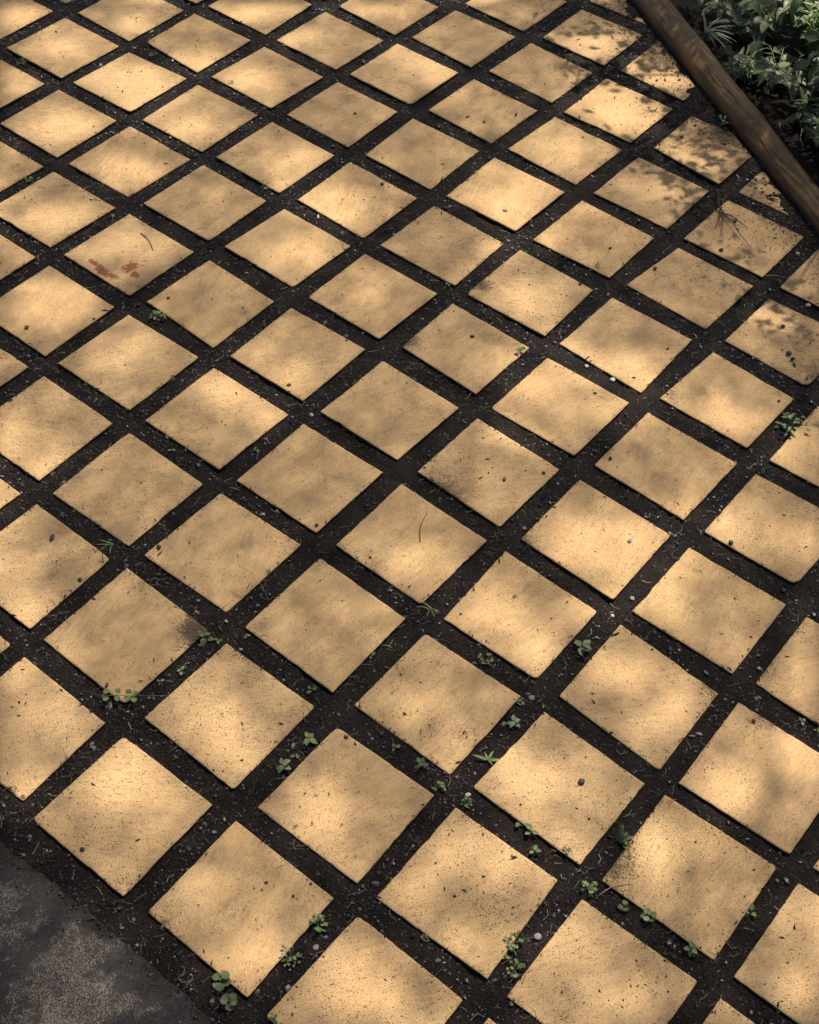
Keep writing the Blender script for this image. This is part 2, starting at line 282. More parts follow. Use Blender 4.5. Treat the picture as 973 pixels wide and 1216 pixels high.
    (5, 3, 1.1013, 0.5999, 1.1013, 0.7906, 1.2987, 0.7906, 1.2987, 0.5999),
    (6, 0, 1.3413, -0.0953, 1.3413, 0.0953, 1.5387, 0.0953, 1.5387, -0.0953),
]
SUN_PATCHES = [
    (-1.8746, 0.9316, 174.0955, -40.0261, 220.1624, 0.9500),
    (-1.6235, 1.1047, 239.0469, -104.5193, 281.5269, 0.6000),
    (-1.6710, 0.9183, 170.5361, -42.0186, 209.3543, 0.7000),
    (-1.4388, 0.9250, 67.7502, -32.5747, 170.0587, 1.0000),
    (-1.3719, 0.9024, 425.7390, 16.3157, 112.3065, 1.0000),
    (-1.3267, 0.9141, 392.2249, 73.0073, 148.8785, 1.0000),
    (-1.3753, 1.0975, 267.2654, -123.5570, 307.0046, 1.0000),
    (-1.2292, 1.1233, 211.7610, -34.2682, 227.0173, 0.8500),
    (-1.1961, 0.8815, 162.9889, -61.7582, 188.8804, 0.7500),
    (-1.4142, 0.6868, 148.7073, -49.9237, 185.2835, 0.8500),
    (-1.1789, 0.6762, 202.0136, -24.5713, 239.6818, 0.7000),
    (-1.1723, 0.4444, 219.7458, -102.8320, 279.7947, 1.0000),
    (-1.4325, 1.3495, 181.4658, -106.8337, 204.7427, 0.6500),
    (-1.2712, 1.3322, 247.6039, -33.6854, 253.5741, 0.7500),
    (-1.2261, 1.5762, 228.2674, -156.5093, 251.7411, 0.6500),
    (-0.9234, 0.9462, 247.9985, -107.7212, 275.4971, 0.6500),
    (-0.7534, 0.8744, 150.0888, -48.8142, 160.7348, 1.0000),
    (-0.6975, 0.7007, 233.0147, -67.2987, 254.4545, 0.7500),
    (-0.8525, 0.8730, 689.1158, 25.7829, 145.0089, 0.9500),
    (-0.4963, 0.6941, 342.4581, -82.7920, 354.8968, 0.5000),
    (-0.9890, 0.4822, 194.6151, -89.6616, 239.8028, 0.5000),
    (-0.9594, 0.2539, 155.7151, -37.7984, 200.0170, 0.6000),
    (-1.6356, 0.7334, 311.2052, 18.1934, 401.7314, 0.5500),
    (-1.4444, 0.5483, 509.2200, 111.9795, 670.4480, 0.5000),
    (-1.1477, 0.3049, 506.1112, 89.2798, 669.7626, 0.5500),
    (-0.9286, 1.4590, 149.5743, -2.4572, 320.9097, 0.8000),
    (-1.0284, 1.4724, 355.4381, -107.0847, 352.1416, 0.5500),
    (-0.5016, 1.6535, 56.5436, 2.6898, 303.0327, 1.0000),
    (-0.4502, 1.5943, 110.5877, -32.8810, 185.8782, 0.8500),
    (-0.5904, 1.5837, 1300.4787, -31.6893, 284.6920, 0.9000),
    (-0.4947, 1.3938, 88.2224, -5.1600, 165.7605, 0.6800),
    (-0.4664, 1.1404, 127.1250, -2.3937, 162.7669, 0.9000),
    (-0.4650, 1.2416, 145.9759, 8.1730, 355.1607, 0.8500),
    (-0.3176, 1.1000, 964.0248, 26.2323, 765.8111, 1.0000),
    (-0.3706, 1.0729, 1089.3454, -121.8647, 360.2186, 0.8000),
    (-0.2373, 1.3928, 357.3331, -223.8470, 1190.4861, 0.4500),
    (-0.2365, 0.9037, 237.5868, -24.3857, 207.2324, 0.8500),
    (-0.3209, 1.2281, 1048.3905, -626.0578, 1094.4637, 0.5000),
    (-0.5852, 1.2034, 694.9235, -270.0382, 692.8120, 0.5000),
    (-0.7383, 0.2453, 247.6777, -66.6392, 305.1298, 0.5500),
    (-0.7344, -0.0576, 206.9190, 80.7575, 278.9914, 0.9000),
    (-0.6258, -0.0549, 704.0676, -78.1959, 243.2714, 0.8500),
    (-0.5070, 0.2943, 138.1543, -3.7318, 493.5371, 0.8500),
    (-0.4095, 0.2966, 369.5338, -67.3809, 1023.6674, 0.6500),
    (-0.4432, 0.4057, 494.2903, -162.0629, 554.7760, 0.6000),
    (-0.5520, 0.4138, 605.5061, -188.3462, 690.9539, 0.5500),
    (-0.4749, -0.2844, 421.4882, 239.3880, 573.2100, 0.8000),
    (-0.3900, -0.3117, 998.5331, -22.9584, 489.3276, 0.8500),
    (0.0446, 0.0819, 2450.0375, 480.0283, 2583.9255, 0.8500),
    (-0.2943, -0.3503, 635.5841, -136.3269, 847.9329, 0.5000),
    (-0.9045, 0.0846, 619.0326, 59.1458, 829.6596, 0.5000),
    (-0.7259, 0.0984, 398.3371, -14.0863, 505.0761, 0.4000),
    (-0.6023, -0.1653, 1819.4334, -22.3103, 673.0307, 0.7000),
    (0.0440, 0.8606, 167.2961, -47.9131, 329.3588, 1.0000),
    (-0.0763, 0.7083, 150.5894, 16.6723, 345.4368, 0.9500),
    (0.0621, 0.7349, 353.6352, -36.1037, 745.4722, 0.8000),
    (0.1090, 0.8218, 314.1675, -2.7906, 235.7606, 1.0000),
    (-0.0401, 0.8199, 80.6879, 15.2324, 465.9428, 1.0000),
    (0.2718, 0.8858, 219.1790, -28.7304, 451.6911, 0.9000),
    (0.4048, 0.8963, 316.7973, -44.4808, 230.0947, 0.9000),
    (-0.0067, 0.5706, 291.6745, -58.9335, 727.7536, 0.8000),
    (0.3277, 0.6166, 1055.3528, -420.1280, 992.7186, 0.9500),
    (0.2795, 0.4343, 126.8031, -16.2277, 227.4375, 1.0000),
    (0.2865, 0.4916, 290.6925, -62.9583, 255.3508, 1.0000),
    (0.2175, 0.4454, 409.4152, -133.7363, 393.0864, 0.9000),
    (0.3711, 0.5126, 444.8311, 122.3017, 260.1433, 1.0000),
    (0.3535, 0.3449, 588.1292, -15.6880, 468.3043, 1.0000),
    (-0.3740, 1.0156, 628.2401, 17.8964, 100.5048, 0.9500),
    (-0.7592, 0.8896, 1196.3423, 157.7305, 463.4682, 0.6000),
    (0.3736, 0.4396, 611.5227, -57.0778, 489.5804, 0.8000),
    (0.4036, 0.4116, 405.8704, 29.8985, 375.9541, 0.7500),
    (0.4014, 0.6424, 246.3783, 10.2671, 264.0766, 0.7000),
    (0.5187, 0.6904, 599.1077, -52.7976, 419.5312, 0.6000),
    (0.0230, 0.2024, 391.7855, -81.3798, 400.1113, 0.6500),
    (0.0832, 0.2363, 689.7235, -355.1305, 768.3640, 0.4000),
    (0.2104, 0.1994, 147.6534, -99.2381, 524.8421, 0.7500),
    (0.3012, 0.1842, 538.1850, -279.0161, 584.0787, 0.8000),
    (0.6450, 0.5269, 757.4582, 157.0407, 383.5137, 0.7500),
    (0.3204, 0.3215, 2559.3885, -503.1865, 528.2156, 0.7000),
    (0.3204, 0.6813, 993.7321, 179.3366, 608.1085, 0.4000),
    (0.0836, 0.4233, 1205.4899, -99.1476, 1074.0441, 0.5000),
    (-0.0023, -0.2529, 222.8878, -24.5095, 751.9719, 0.8500),
    (0.0665, -0.2864, 752.2829, 149.0358, 811.3459, 0.9500),
    (-0.0684, -0.2564, 704.4334, -164.3822, 856.0934, 0.7000),
    (-0.0425, -0.4275, 269.1087, 44.7296, 330.0039, 0.8500),
    (0.0476, -0.4187, 567.4388, -125.9622, 704.1887, 0.5500),
    (0.2330, -0.2741, 449.7885, 77.3496, 445.9189, 0.9500),
    (0.2971, -0.5034, 575.0478, -75.3196, 666.1792, 0.8000),
    (0.1840, -0.4850, 962.3988, -326.5713, 1197.0199, 0.4000),
    (0.4539, -0.4452, 270.8357, -34.0756, 377.9804, 0.8000),
    (-0.1447, -0.5348, 782.4652, -207.0154, 477.0844, 0.7500),
    (-0.2109, -0.3981, 339.8608, -37.2515, 448.3318, 0.5000),
    (-0.3170, -0.4024, 643.1882, -143.9233, 880.1259, 0.6000),
    (0.2278, -0.0269, 459.7586, -138.1483, 488.2486, 0.4500),
    (0.3137, -0.0375, 982.9238, -76.0225, 931.9886, 0.4500),
    (0.4517, -0.0113, 379.5310, 1.9734, 322.0143, 0.9000),
    (0.3887, -0.0147, 949.1949, -346.1110, 987.4268, 0.6500),
    (0.5344, 0.0194, 1114.6340, -128.0496, 965.2742, 0.6000),
    (0.5269, -0.0721, 269.6776, -220.4162, 2446.1449, 0.6000),
    (0.5461, 0.2466, 640.4647, 11.2458, 466.6911, 0.9500),
    (0.4379, 0.2486, 208.3654, -53.4852, 946.7824, 0.8500),
    (0.5285, 0.1853, 834.7265, -208.9410, 748.4903, 0.5000),
    (0.6891, 0.1690, 458.2146, -13.5228, 330.7468, 0.9500),
    (0.7278, 0.2875, 291.3752, -30.5546, 464.9421, 0.8500),
    (0.4927, -0.1467, 245.1041, -62.2554, 554.6998, 0.9000),
    (0.4214, -0.1974, 799.3049, -105.1021, 786.4007, 0.8000),
    (0.5440, -0.2858, 1007.2447, -475.6245, 1124.1928, 0.8000),
    (0.4300, -0.2791, 1210.9777, -182.5007, 1231.7845, 0.5000),
    (0.6569, 0.0093, 583.0083, -1.2276, 444.1325, 0.9500),
    (0.7197, 0.0528, 1029.0062, -320.5802, 931.6438, 0.4500),
    (0.6187, -0.2235, 528.4801, -95.2340, 496.4550, 0.7500),
    (0.6111, -0.2951, 1402.4921, -272.3008, 1362.6684, 0.7000),
    (0.7444, -0.2159, 1000.5947, -625.0403, 1131.2754, 0.4500),
    (0.9385, -0.0416, 1009.9259, -146.7783, 759.8526, 0.9000),
    (0.8721, 0.0388, 946.9004, -141.4650, 720.0341, 0.5000),
    (0.6917, 0.4262, 510.2810, -167.5294, 434.5358, 0.9000),
    (0.8672, -0.1452, 1854.8890, -1160.3162, 2031.8711, 0.7000),
    (0.3654, -0.0937, 2445.3161, 264.6751, 2127.2324, 0.6000),
    (0.5925, -0.2287, 2635.4901, -533.7684, 2533.8014, 0.8000),
    (0.6057, -0.0968, 1637.8278, 76.6917, 1294.7844, 0.5000),
]
SHARP_PATCHES = [
    (-0.7021, 1.8200, 578.8433, -348.0288, 372.2372),
    (-0.6822, 1.7533, 1328.2303, -838.6683, 865.7215),
    (-0.6476, 1.8160, 1190.3622, -644.7306, 1166.6787),
    (-0.4649, 1.8254, 677.4129, -791.1363, 1368.8663),
    (-0.4702, 1.7754, 1631.4710, -1219.8564, 1738.7932),
    (-0.4270, 1.8042, 4137.0361, -2153.8988, 1632.4454),
    (-0.5536, 1.7967, 1071.7680, 632.0035, 1263.3606),
    (-0.5860, 1.8192, 2024.2259, 503.5234, 1248.1462),
    (-0.4815, 1.6233, 56.7951, 13.0624, 137.3226),
    (-0.4502, 1.5943, 110.5877, -32.8810, 185.8782),
    (-0.4947, 1.3938, 74.4902, 0.9956, 124.1517),
    (-0.2483, 1.5551, 602.6070, -40.2547, 1970.7913),
    (-0.2094, 1.5589, 951.1302, -17.3037, 2716.6762),
    (-0.3034, 1.5507, 1587.5470, 250.4510, 2767.9248),
    (-0.1993, 1.6254, 2009.1365, -1481.7236, 4667.9730),
    (-0.2517, 1.7718, 7285.0018, 491.7651, 4555.3879),
    (-0.0866, 1.5985, 8286.7594, 245.4906, 5251.4026),
    (0.1592, 1.1966, 270.6049, -22.1421, 2250.7294),
    (0.1966, 1.2012, 1014.1556, 705.9208, 6109.3237),
    (0.1552, 1.1582, 3022.7365, -1274.3898, 2728.6995),
    (0.0065, 1.1270, 226.4784, 16.4085, 1017.3490),
    (0.0586, 1.1263, 1097.9443, -133.0100, 1274.8408),
    (-0.0393, 1.1668, 5773.0907, -389.6724, 4331.8350),
    (0.0410, 1.3119, 9688.4854, -136.7355, 6536.3045),
    (-0.2156, 1.4120, 763.3368, -891.5825, 2307.6739),
    (-0.2271, 1.3768, 1265.6410, -1238.0029, 3422.7828),
    (-0.2816, 1.4085, 159.8082, -46.1648, 722.1576),
    (-0.3195, 1.3962, 271.6598, 228.2186, 1489.2667),
    (-0.6524, 1.5968, 285.1222, -257.0416, 797.6546),
    (0.2000, 1.3216, 1666.1326, -350.2950, 5071.4864),
    (0.4048, 0.8963, 316.7973, -44.4808, 230.0947),
    (0.2718, 0.8858, 215.9425, -13.1339, 376.5332),
    (0.2437, 0.9075, 238.0827, -39.6004, 541.4883),
    (0.1910, 0.8929, 396.5726, 15.1236, 555.7437),
    (-0.3068, 1.2406, 284.6649, -18.1133, 818.7477),
]
WEEDS = [
    (-0.7674, 0.3597, 'clover', 0.0300, 'dense dark green clover-like tuft in the gap below the red-stained paver'),
    (-0.6145, 0.4189, 'blade', 0.0220, 'single short green blade beside the gap right of the dark clover tuft'),
    (-0.1510, 0.7628, 'leafy', 0.0180, 'bright three-leaved weed at the right corner of a paver with a round pebble'),
    (0.3708, 0.9412, 'bush', 0.0450, 'bushy grey-green weed sprawling over the gap at the right edge of the view'),
    (-1.2499, 1.0800, 'leafy', 0.0160, 'small green sprout on the left corner of a sunlit paver near the top'),
    (-1.4813, 1.0428, 'clover', 0.0180, 'small green tuft in the gap at the rounded paver corner, upper left'),
    (-1.3758, 1.2858, 'blade', 0.0160, 'short green blades standing in a gap at the very top left of centre'),
    (-1.6983, 0.8063, 'clover', 0.0200, 'low green tuft in the gap at the upper left edge of the view'),
    (-1.3218, 0.4988, 'clover', 0.0180, 'low green tuft in the gap at the left edge, beside a shaded paver'),
    (-0.6360, 0.8313, 'grass', 0.0200, 'thin grass wisps at the bottom corner of a bright paver, upper centre'),
    (-1.0606, 0.6190, 'blade', 0.0160, 'pale short blades at the left corner of the paver above the red-stained one'),
    (-0.4051, -0.1132, 'grass', 0.0420, 'sprawling long green grass blades at the crossing left of centre'),
    (-0.3828, -0.1519, 'blade', 0.0260, 'two curved green blades lying on the corner of the paver with the seed pod'),
    (-0.2823, -0.1103, 'curl', 0.0200, 'curled green stem in the gap below the sprawling grass blades'),
    (-0.3229, 0.1284, 'blade', 0.0240, 'forked green blades at the left corner of a centre-left paver'),
    (-0.3692, 0.2229, 'leafy', 0.0140, 'grey-green seedling in the gap above a centre-left paver'),
    (-0.4865, 0.1189, 'leafy', 0.0110, 'tiny pale seedling in the gap at the left, alone on bare soil'),
    (-0.1274, -0.0194, 'curl', 0.0260, 'pale curved stems in the gap between two plain pavers left of centre'),
    (-0.1357, -0.1528, 'leafy', 0.0260, 'upright four-leaved seedling at the smudged corner of a left-hand paver'),
    (-0.1149, -0.1420, 'leafy', 0.0120, 'single small leaf shoot just right of the four-leaved seedling'),
    (-0.0846, -0.1048, 'leafy', 0.0110, 'tiny flat leaf in the gap further right of the four-leaved seedling'),
    (-0.1173, -0.2265, 'leafy', 0.0170, 'pale small-leaved cluster in the gap below the four-leaved seedling'),
    (-0.1304, -0.2616, 'leafy', 0.0120, 'tiny shoot in the gap between the pale cluster and the creeping runner'),
    (-0.1585, -0.3284, 'runner', 0.0340, 'creeping runner with paired round leaves across the rounded bottom corner of a paver'),
    (0.0689, -0.1144, 'leafy', 0.0160, 'dark green sprig in the gap right of a bright lower-left paver'),
    (0.1307, -0.1900, 'leafy', 0.0220, 'soft green leaves beside the upper left edge of the paver with a black speck corner'),
    (0.1311, -0.2518, 'leafy', 0.0220, 'pair of broad pale leaves, lowest weed in the gap left of the speck-topped paver'),
    (0.1329, -0.2244, 'leafy', 0.0120, 'tiny leaf between the two leafy weeds of the same lower-left gap'),
    (0.1002, 0.0000, 'leafy', 0.0140, 'small thin sprig against a paver edge in the middle of the view'),
    (0.1116, 0.0346, 'blade', 0.0220, 'slanting pale grass stalk across a gap in the middle of the view'),
    (0.1149, 0.1417, 'grass', 0.0280, 'straw-pale crossing blades at a gap crossing in the middle of the view'),
    (0.2510, 0.1169, 'clover', 0.0220, 'bright green small-leaved clump in the gap right of the centre'),
    (0.3446, 0.0911, 'leafy', 0.0140, 'tiny grey-green sprig at the crossing near the right corner of a central paver'),
    (0.3609, 0.0478, 'leafy', 0.0200, 'spreading pale green sprig in the gap just above the star-shaped weed'),
    (0.3701, -0.0344, 'star', 0.0300, 'star-shaped weed with five long narrow green leaves'),
    (0.2945, -0.1101, 'leafy', 0.0220, 'dark folded leaf pair in the gap below the smudged central paver'),
    (0.3409, -0.1241, 'clover', 0.0180, 'fuzzy green tuft at the right corner of a lower central paver'),
    (0.3911, -0.1185, 'clover', 0.0160, 'dark green tuft beside a white pebble in the lower middle'),
    (0.2437, -0.1128, 'leafy', 0.0150, 'grey-green wilted sprig in the gap of the lower middle'),
    (0.3609, 0.2395, 'leafy', 0.0300, 'curling stems and one broad bright leaf in the gap right of centre'),
    (0.6018, 0.1955, 'blade', 0.0180, 'tiny upright blades in a gap on the right-hand side'),
    (0.7185, 0.3543, 'leafy', 0.0140, 'pale leaf sprig in the gap at the right edge, lower half'),
    (0.7443, 0.3551, 'leafy', 0.0120, 'leaf sprig cut by the right edge of the view, lower half'),
    (0.4727, -0.0915, 'leafy', 0.0180, 'uppermost of three bright leafy seedlings below the paver with a big dark pebble'),
    (0.4975, -0.0950, 'leafy', 0.0240, 'largest, middle one of three bright seedlings below the paver with a big dark pebble'),
    (0.5187, -0.1157, 'leafy', 0.0180, 'lowest, palest of three seedlings below the paver with a big dark pebble'),
    (0.5559, -0.0846, 'leafy', 0.0120, 'two-leaved seedling lying on the lower edge of the paver with a big dark pebble'),
    (0.3455, -0.4115, 'clover', 0.0240, 'small green weed at the right corner of a bottom left paver'),
    (0.3498, -0.4742, 'bush', 0.0240, 'larger leafy green weed low on the right side of a bottom left paver'),
    (0.5813, -0.2546, 'clover', 0.0220, 'green rosette at the right edge of the speckled bottom central paver'),
    (0.5841, -0.2787, 'leafy', 0.0120, 'bright tiny rosette between two larger ones in the bottom middle'),
    (0.6063, -0.2846, 'clover', 0.0220, 'lowest green rosette in the gap right of the speckled bottom central paver'),
    (0.4788, -0.3303, 'clover', 0.0120, 'tiny pale green rosette in the gap below the speckled bottom central paver'),
    (0.6082, -0.0187, 'tuft', 0.0360, 'upright tuft of broad yellow-green grass blades in the lower right gap'),
    (0.6165, -0.1126, 'clover', 0.0240, 'round bright green rosette at the crossing below the grass tuft'),
    (0.6722, -0.1043, 'leafy', 0.0150, 'dark leaf pair just right of the round bright rosette'),
    (0.7102, -0.0948, 'leafy', 0.0190, 'green leaf pair against a paver edge, second right of the round rosette'),
    (0.7845, -0.0984, 'leafy', 0.0190, 'curled green leaves near the bottom corner of a lower right paver'),
    (0.8218, 0.0105, 'leafy', 0.0180, 'bright three-leaved weed on the right edge of a lower right paver'),
    (0.8201, -0.0520, 'blade', 0.0140, 'tiny grey-green blades in the gap below the bright three-leaved weed'),
    (0.3286, -0.5778, 'leafy', 0.0210, 'seedling with three round pale green leaves at the bottom left beside the dark slab'),
    (0.2986, -0.5651, 'leafy', 0.0220, 'drooping dull green leaf sprig above the round-leaved seedling, bottom left'),
    (0.2465, -0.5958, 'curl', 0.0180, 'thin pale looped stem on the soil beside the dark slab'),
    (0.3939, -0.5575, 'leafy', 0.0140, 'dark leaf at the left corner of a paver cut by the bottom edge'),
    (-0.2530, 1.7423, 'clover', 0.0260, 'small dark green weed at the foot of the timber edging'),
    (-0.1804, 1.0874, 'grass', 0.0200, 'seeding sprig at the bottom corner of a shaded upper right paver'),
    (-0.3901, 0.8374, 'leafy', 0.0140, 'small yellowish sprig at the bottom corner of an upper central paver'),
]
PEBBLES = [
    (0.5067, 0.0262, 'dark', 0.0125, 'largest dark pebble, lying on a lower right paver in a sun patch'),
    (0.2933, 0.4896, 'grey', 0.0090, 'grey pebble on the brightest sunlit paver right of centre'),
    (-0.4908, -0.1713, 'seed', 0.0150, 'long dark seed pod on a paver at the left edge'),
    (-0.3836, -0.2040, 'dark', 0.0090, 'dark pebble at the lower right edge of the paver with the long seed pod'),
    (-0.3332, -0.0644, 'dark', 0.0100, 'dark round pebble near the left corner of a plain centre-left paver'),
    (-0.4354, 0.3874, 'dark', 0.0100, 'dark pebble near the bottom corner of an upper left-centre paver'),
    (-0.1567, 0.1536, 'dark', 0.0070, 'dark pebble at the bottom corner of a paver in the middle left'),
    (0.0335, 0.4624, 'dark', 0.0080, 'small black pebble on the paver with a brown smudge, right of centre'),
    (0.0795, 0.5243, 'dark', 0.0080, 'dark pebble at the right corner of the brown-smudged paver'),
    (0.1725, -0.1485, 'dark', 0.0080, 'black speck pebble on the top corner of a lower central paver'),
    (0.1536, 0.6362, 'dark', 0.0090, 'dark pebble near the left corner of an evenly shaded right-hand paver'),
    (0.4342, 0.6050, 'dark', 0.0100, 'dark pebble on the lower left edge of a right-hand paver'),
    (-0.0006, -0.5495, 'dark', 0.0090, 'black pebble on the speckled paver beside the dark slab'),
    (-0.2503, 0.7362, 'dark', 0.0100, 'round black pebble in the middle of an upper central paver'),
    (-0.9451, 0.1674, 'dark', 0.0100, 'round black pebble on a paver at the left edge below the red stains'),
    (-0.7966, 0.4173, 'dark', 0.0080, 'small black pebble on the paver right of the red-stained one'),
    (-0.7141, 1.0082, 'dark', 0.0090, 'dark pebble in the right half of a bright upper paver'),
    (-0.9401, 1.1798, 'dark', 0.0080, 'small black pebble on a shaded paver near the top centre'),
    (-0.6893, 1.3572, 'dark', 0.0070, 'tiny black pebble on a shaded paver, upper middle'),
    (-0.4464, 1.1133, 'grey', 0.0120, 'brown-grey pebble on the sun-streaked upper paver'),
    (-0.1775, 1.0164, 'dark', 0.0090, 'dark pebble near the right corner of an upper right paver'),
    (-0.1966, 1.1602, 'dark', 0.0080, 'dark pebble low on the paver with a bright left corner, upper right'),
    (-0.0859, 1.1666, 'dark', 0.0090, 'dark pebble on the upper left side of a lightly dappled right-hand paver'),
    (-0.0102, 1.3164, 'dark', 0.0110, 'flat black pebble on a paver under the dry twig'),
    (-0.0397, 1.4239, 'dark', 0.0090, 'black pebble just right of the dry twig'),
    (0.2163, 1.1838, 'dark', 0.0100, 'dark pebble on the debris-strewn paver at the right edge, nearest its left'),
    (0.2662, 1.1191, 'dark', 0.0130, 'larger upper one of two touching black clods on the debris-strewn right paver'),
    (0.2801, 1.1080, 'dark', 0.0100, 'smaller lower one of two touching black clods on the debris-strewn right paver'),
    (0.3197, 0.9826, 'dark', 0.0080, 'small dark pebble near the right corner of a paver below the debris-strewn one'),
    (0.6571, 0.3003, 'dark', 0.0090, 'dark pebble at the top corner of a lower right paver'),
    (-0.1887, -0.3240, 'seed', 0.0100, 'black seed on the bottom of a lower left paver above the creeping runner'),
    (-0.3444, 1.4874, 'dark', 0.0070, 'tiny black pebble at the foot of the brightest top right paver'),
    (-0.3008, 1.6209, 'dark', 0.0090, 'black pebble on the round-cornered paver near the timber, left part'),
    (-0.3023, 1.6842, 'dark', 0.0090, 'black pebble on the round-cornered paver near the timber, top part'),
    (-0.3512, 0.3591, 'white', 0.0090, 'white pebble in the gap crossing left of centre'),
    (0.0358, 0.8214, 'white', 0.0120, 'white flat pebble in the sunlit gap, upper right'),
    (-0.0270, 0.8216, 'white', 0.0100, 'pale pebble in the sunlit gap left of the white flat one'),
    (0.6017, -0.2227, 'grey', 0.0120, 'large pale pebble in the gap at the bottom centre right'),
    (0.3841, -0.1051, 'white', 0.0100, 'white pebble beside a dark green tuft in the lower middle'),
    (0.3533, 0.1071, 'grey', 0.0120, 'bluish grey pebble at the crossing right of the centre'),
    (0.1297, 0.3938, 'grey', 0.0100, 'rounded grey pebble in the gap left of the brightest paver'),
    (0.2226, 1.2802, 'white', 0.0120, 'white pebble in the shaded gap at the right edge'),
    (0.1611, 0.1668, 'white', 0.0060, 'tiny white pebble in the gap near the middle of the view'),
    (0.3606, 0.3343, 'white', 0.0070, 'small white pebble at the sunlit crossing below the brightest paver'),
    (0.3659, 0.3867, 'grey', 0.0110, 'pale grey pebble in the sunlit gap below the brightest paver'),
    (0.3664, -0.4406, 'grey', 0.0100, 'grey pebble in the gap between two green weeds at the bottom left'),
    (-0.0850, 1.5956, 'white', 0.0110, 'pale cream chip on the small cut paver beside the timber'),
    (0.1226, 1.4179, 'grey', 0.0140, 'flat grey stone lying on the soil near the timber at the right edge'),
    (0.1263, 0.8809, 'grey', 0.0070, 'small grey pebble just right of the bright crossing'),
]
TWIGS = [
    (0.0090, 0.2437, -0.0254, 0.3110, 'thin dark twig lying on a central paver'),
    (0.6346, -0.1149, 0.6597, -0.0694, 'thin brown twig across the corner below the grass tuft'),
    (0.1069, 1.3023, 0.1467, 1.3262, 'pale straw in the shaded gap at the right edge'),
    (-0.9931, 0.5283, -0.9298, 0.5040, 'dark curved twig on the red-stained paver'),
]
SKIP_CELL = (-1, 8)
BED_PATCHES = [(-0.3387, 2.286, 95.7238, 25.5303, 43.6999, 0.85), (-0.479, 2.2437, 372.6517, 0.5822, 237.8132, 0.4), (-0.2575, 1.9866, 404.0576, -130.7807, 165.3835, 0.45), (-0.0671, 1.7296, 398.7025, -75.6374, 292.0588, 0.2), (-0.2992, 1.934, 752.8573, -104.0, 541.9643, 0.35)]
TWIG_BRANCH = (-0.0795, 1.4251)
JOINT_A = 1.3554


# ------------------------------------------------------------------ helpers
def tag(o, label=None, cat=None, group=None, kind=None):
    if label: o['label'] = label
    if cat: o['category'] = cat
    if group: o['group'] = group
    if kind: o['kind'] = kind
    return o

def link(o, parent=None):
    COL.objects.link(o)
    if parent: o.parent = parent
    return o

def empty(name, loc=(0, 0, 0)):
    o = bpy.data.objects.new(name, None); o.empty_display_size = 0.02
    o.location = loc
    return link(o)

def np_mesh(name, V, F, mat=None, smooth=False, attrs=None):
    """V (n,3), F (m,3) or (m,4) arrays"""
    V = np.asarray(V, np.float32); F = np.asarray(F, np.int32)
    me = bpy.data.meshes.new(name)
    k = F.shape[1]
    me.vertices.add(len(V)); me.vertices.foreach_set('co', V.ravel())
    me.loops.add(F.size); me.loops.foreach_set('vertex_index', F.ravel())
    me.polygons.add(len(F)); me.polygons.foreach_set('loop_start', np.arange(0, F.size, k, dtype=np.int32))
    me.polygons.foreach_set('use_smooth', np.full(len(F), smooth))
    me.update(calc_edges=True)
    if attrs:
        for an, av in attrs.items():
            a = me.attributes.new(an, 'FLOAT', 'POINT'); a.data.foreach_set('value', np.asarray(av, np.float32).ravel())
    if mat: me.materials.append(mat)
    return me

def value_noise(x, y, seed, scale):
    r = np.random.default_rng(seed); G = r.random((256, 256))
    x = np.asarray(x) * scale + 57.3; y = np.asarray(y) * scale + 91.7
    xi = np.floor(x).astype(int); yi = np.floor(y).astype(int)
    fx = x - xi; fy = y - yi
    fx = fx * fx * (3 - 2 * fx); fy = fy * fy * (3 - 2 * fy)
    g = lambda a, b: G[a % 256, b % 256]
    return (g(xi, yi) * (1 - fx) * (1 - fy) + g(xi + 1, yi) * fx * (1 - fy) + g(xi, yi + 1) * (1 - fx) * fy + g(xi + 1, yi + 1) * fx * fy) * 2 - 1

def fbm(x, y, seed, scale, octv=4, gain=0.5):
    s = 0; a = 1
    for o in range(octv):
        s = s + a * value_noise(x, y, seed + o, scale * 2 ** o); a *= gain
    return s

# ------------------------------------------------------------------ node helpers and materials
def new_mat(name):
    mt = bpy.data.materials.new(name); mt.use_nodes = True
    nt = mt.node_tree
    return mt, nt, nt.nodes['Principled BSDF']

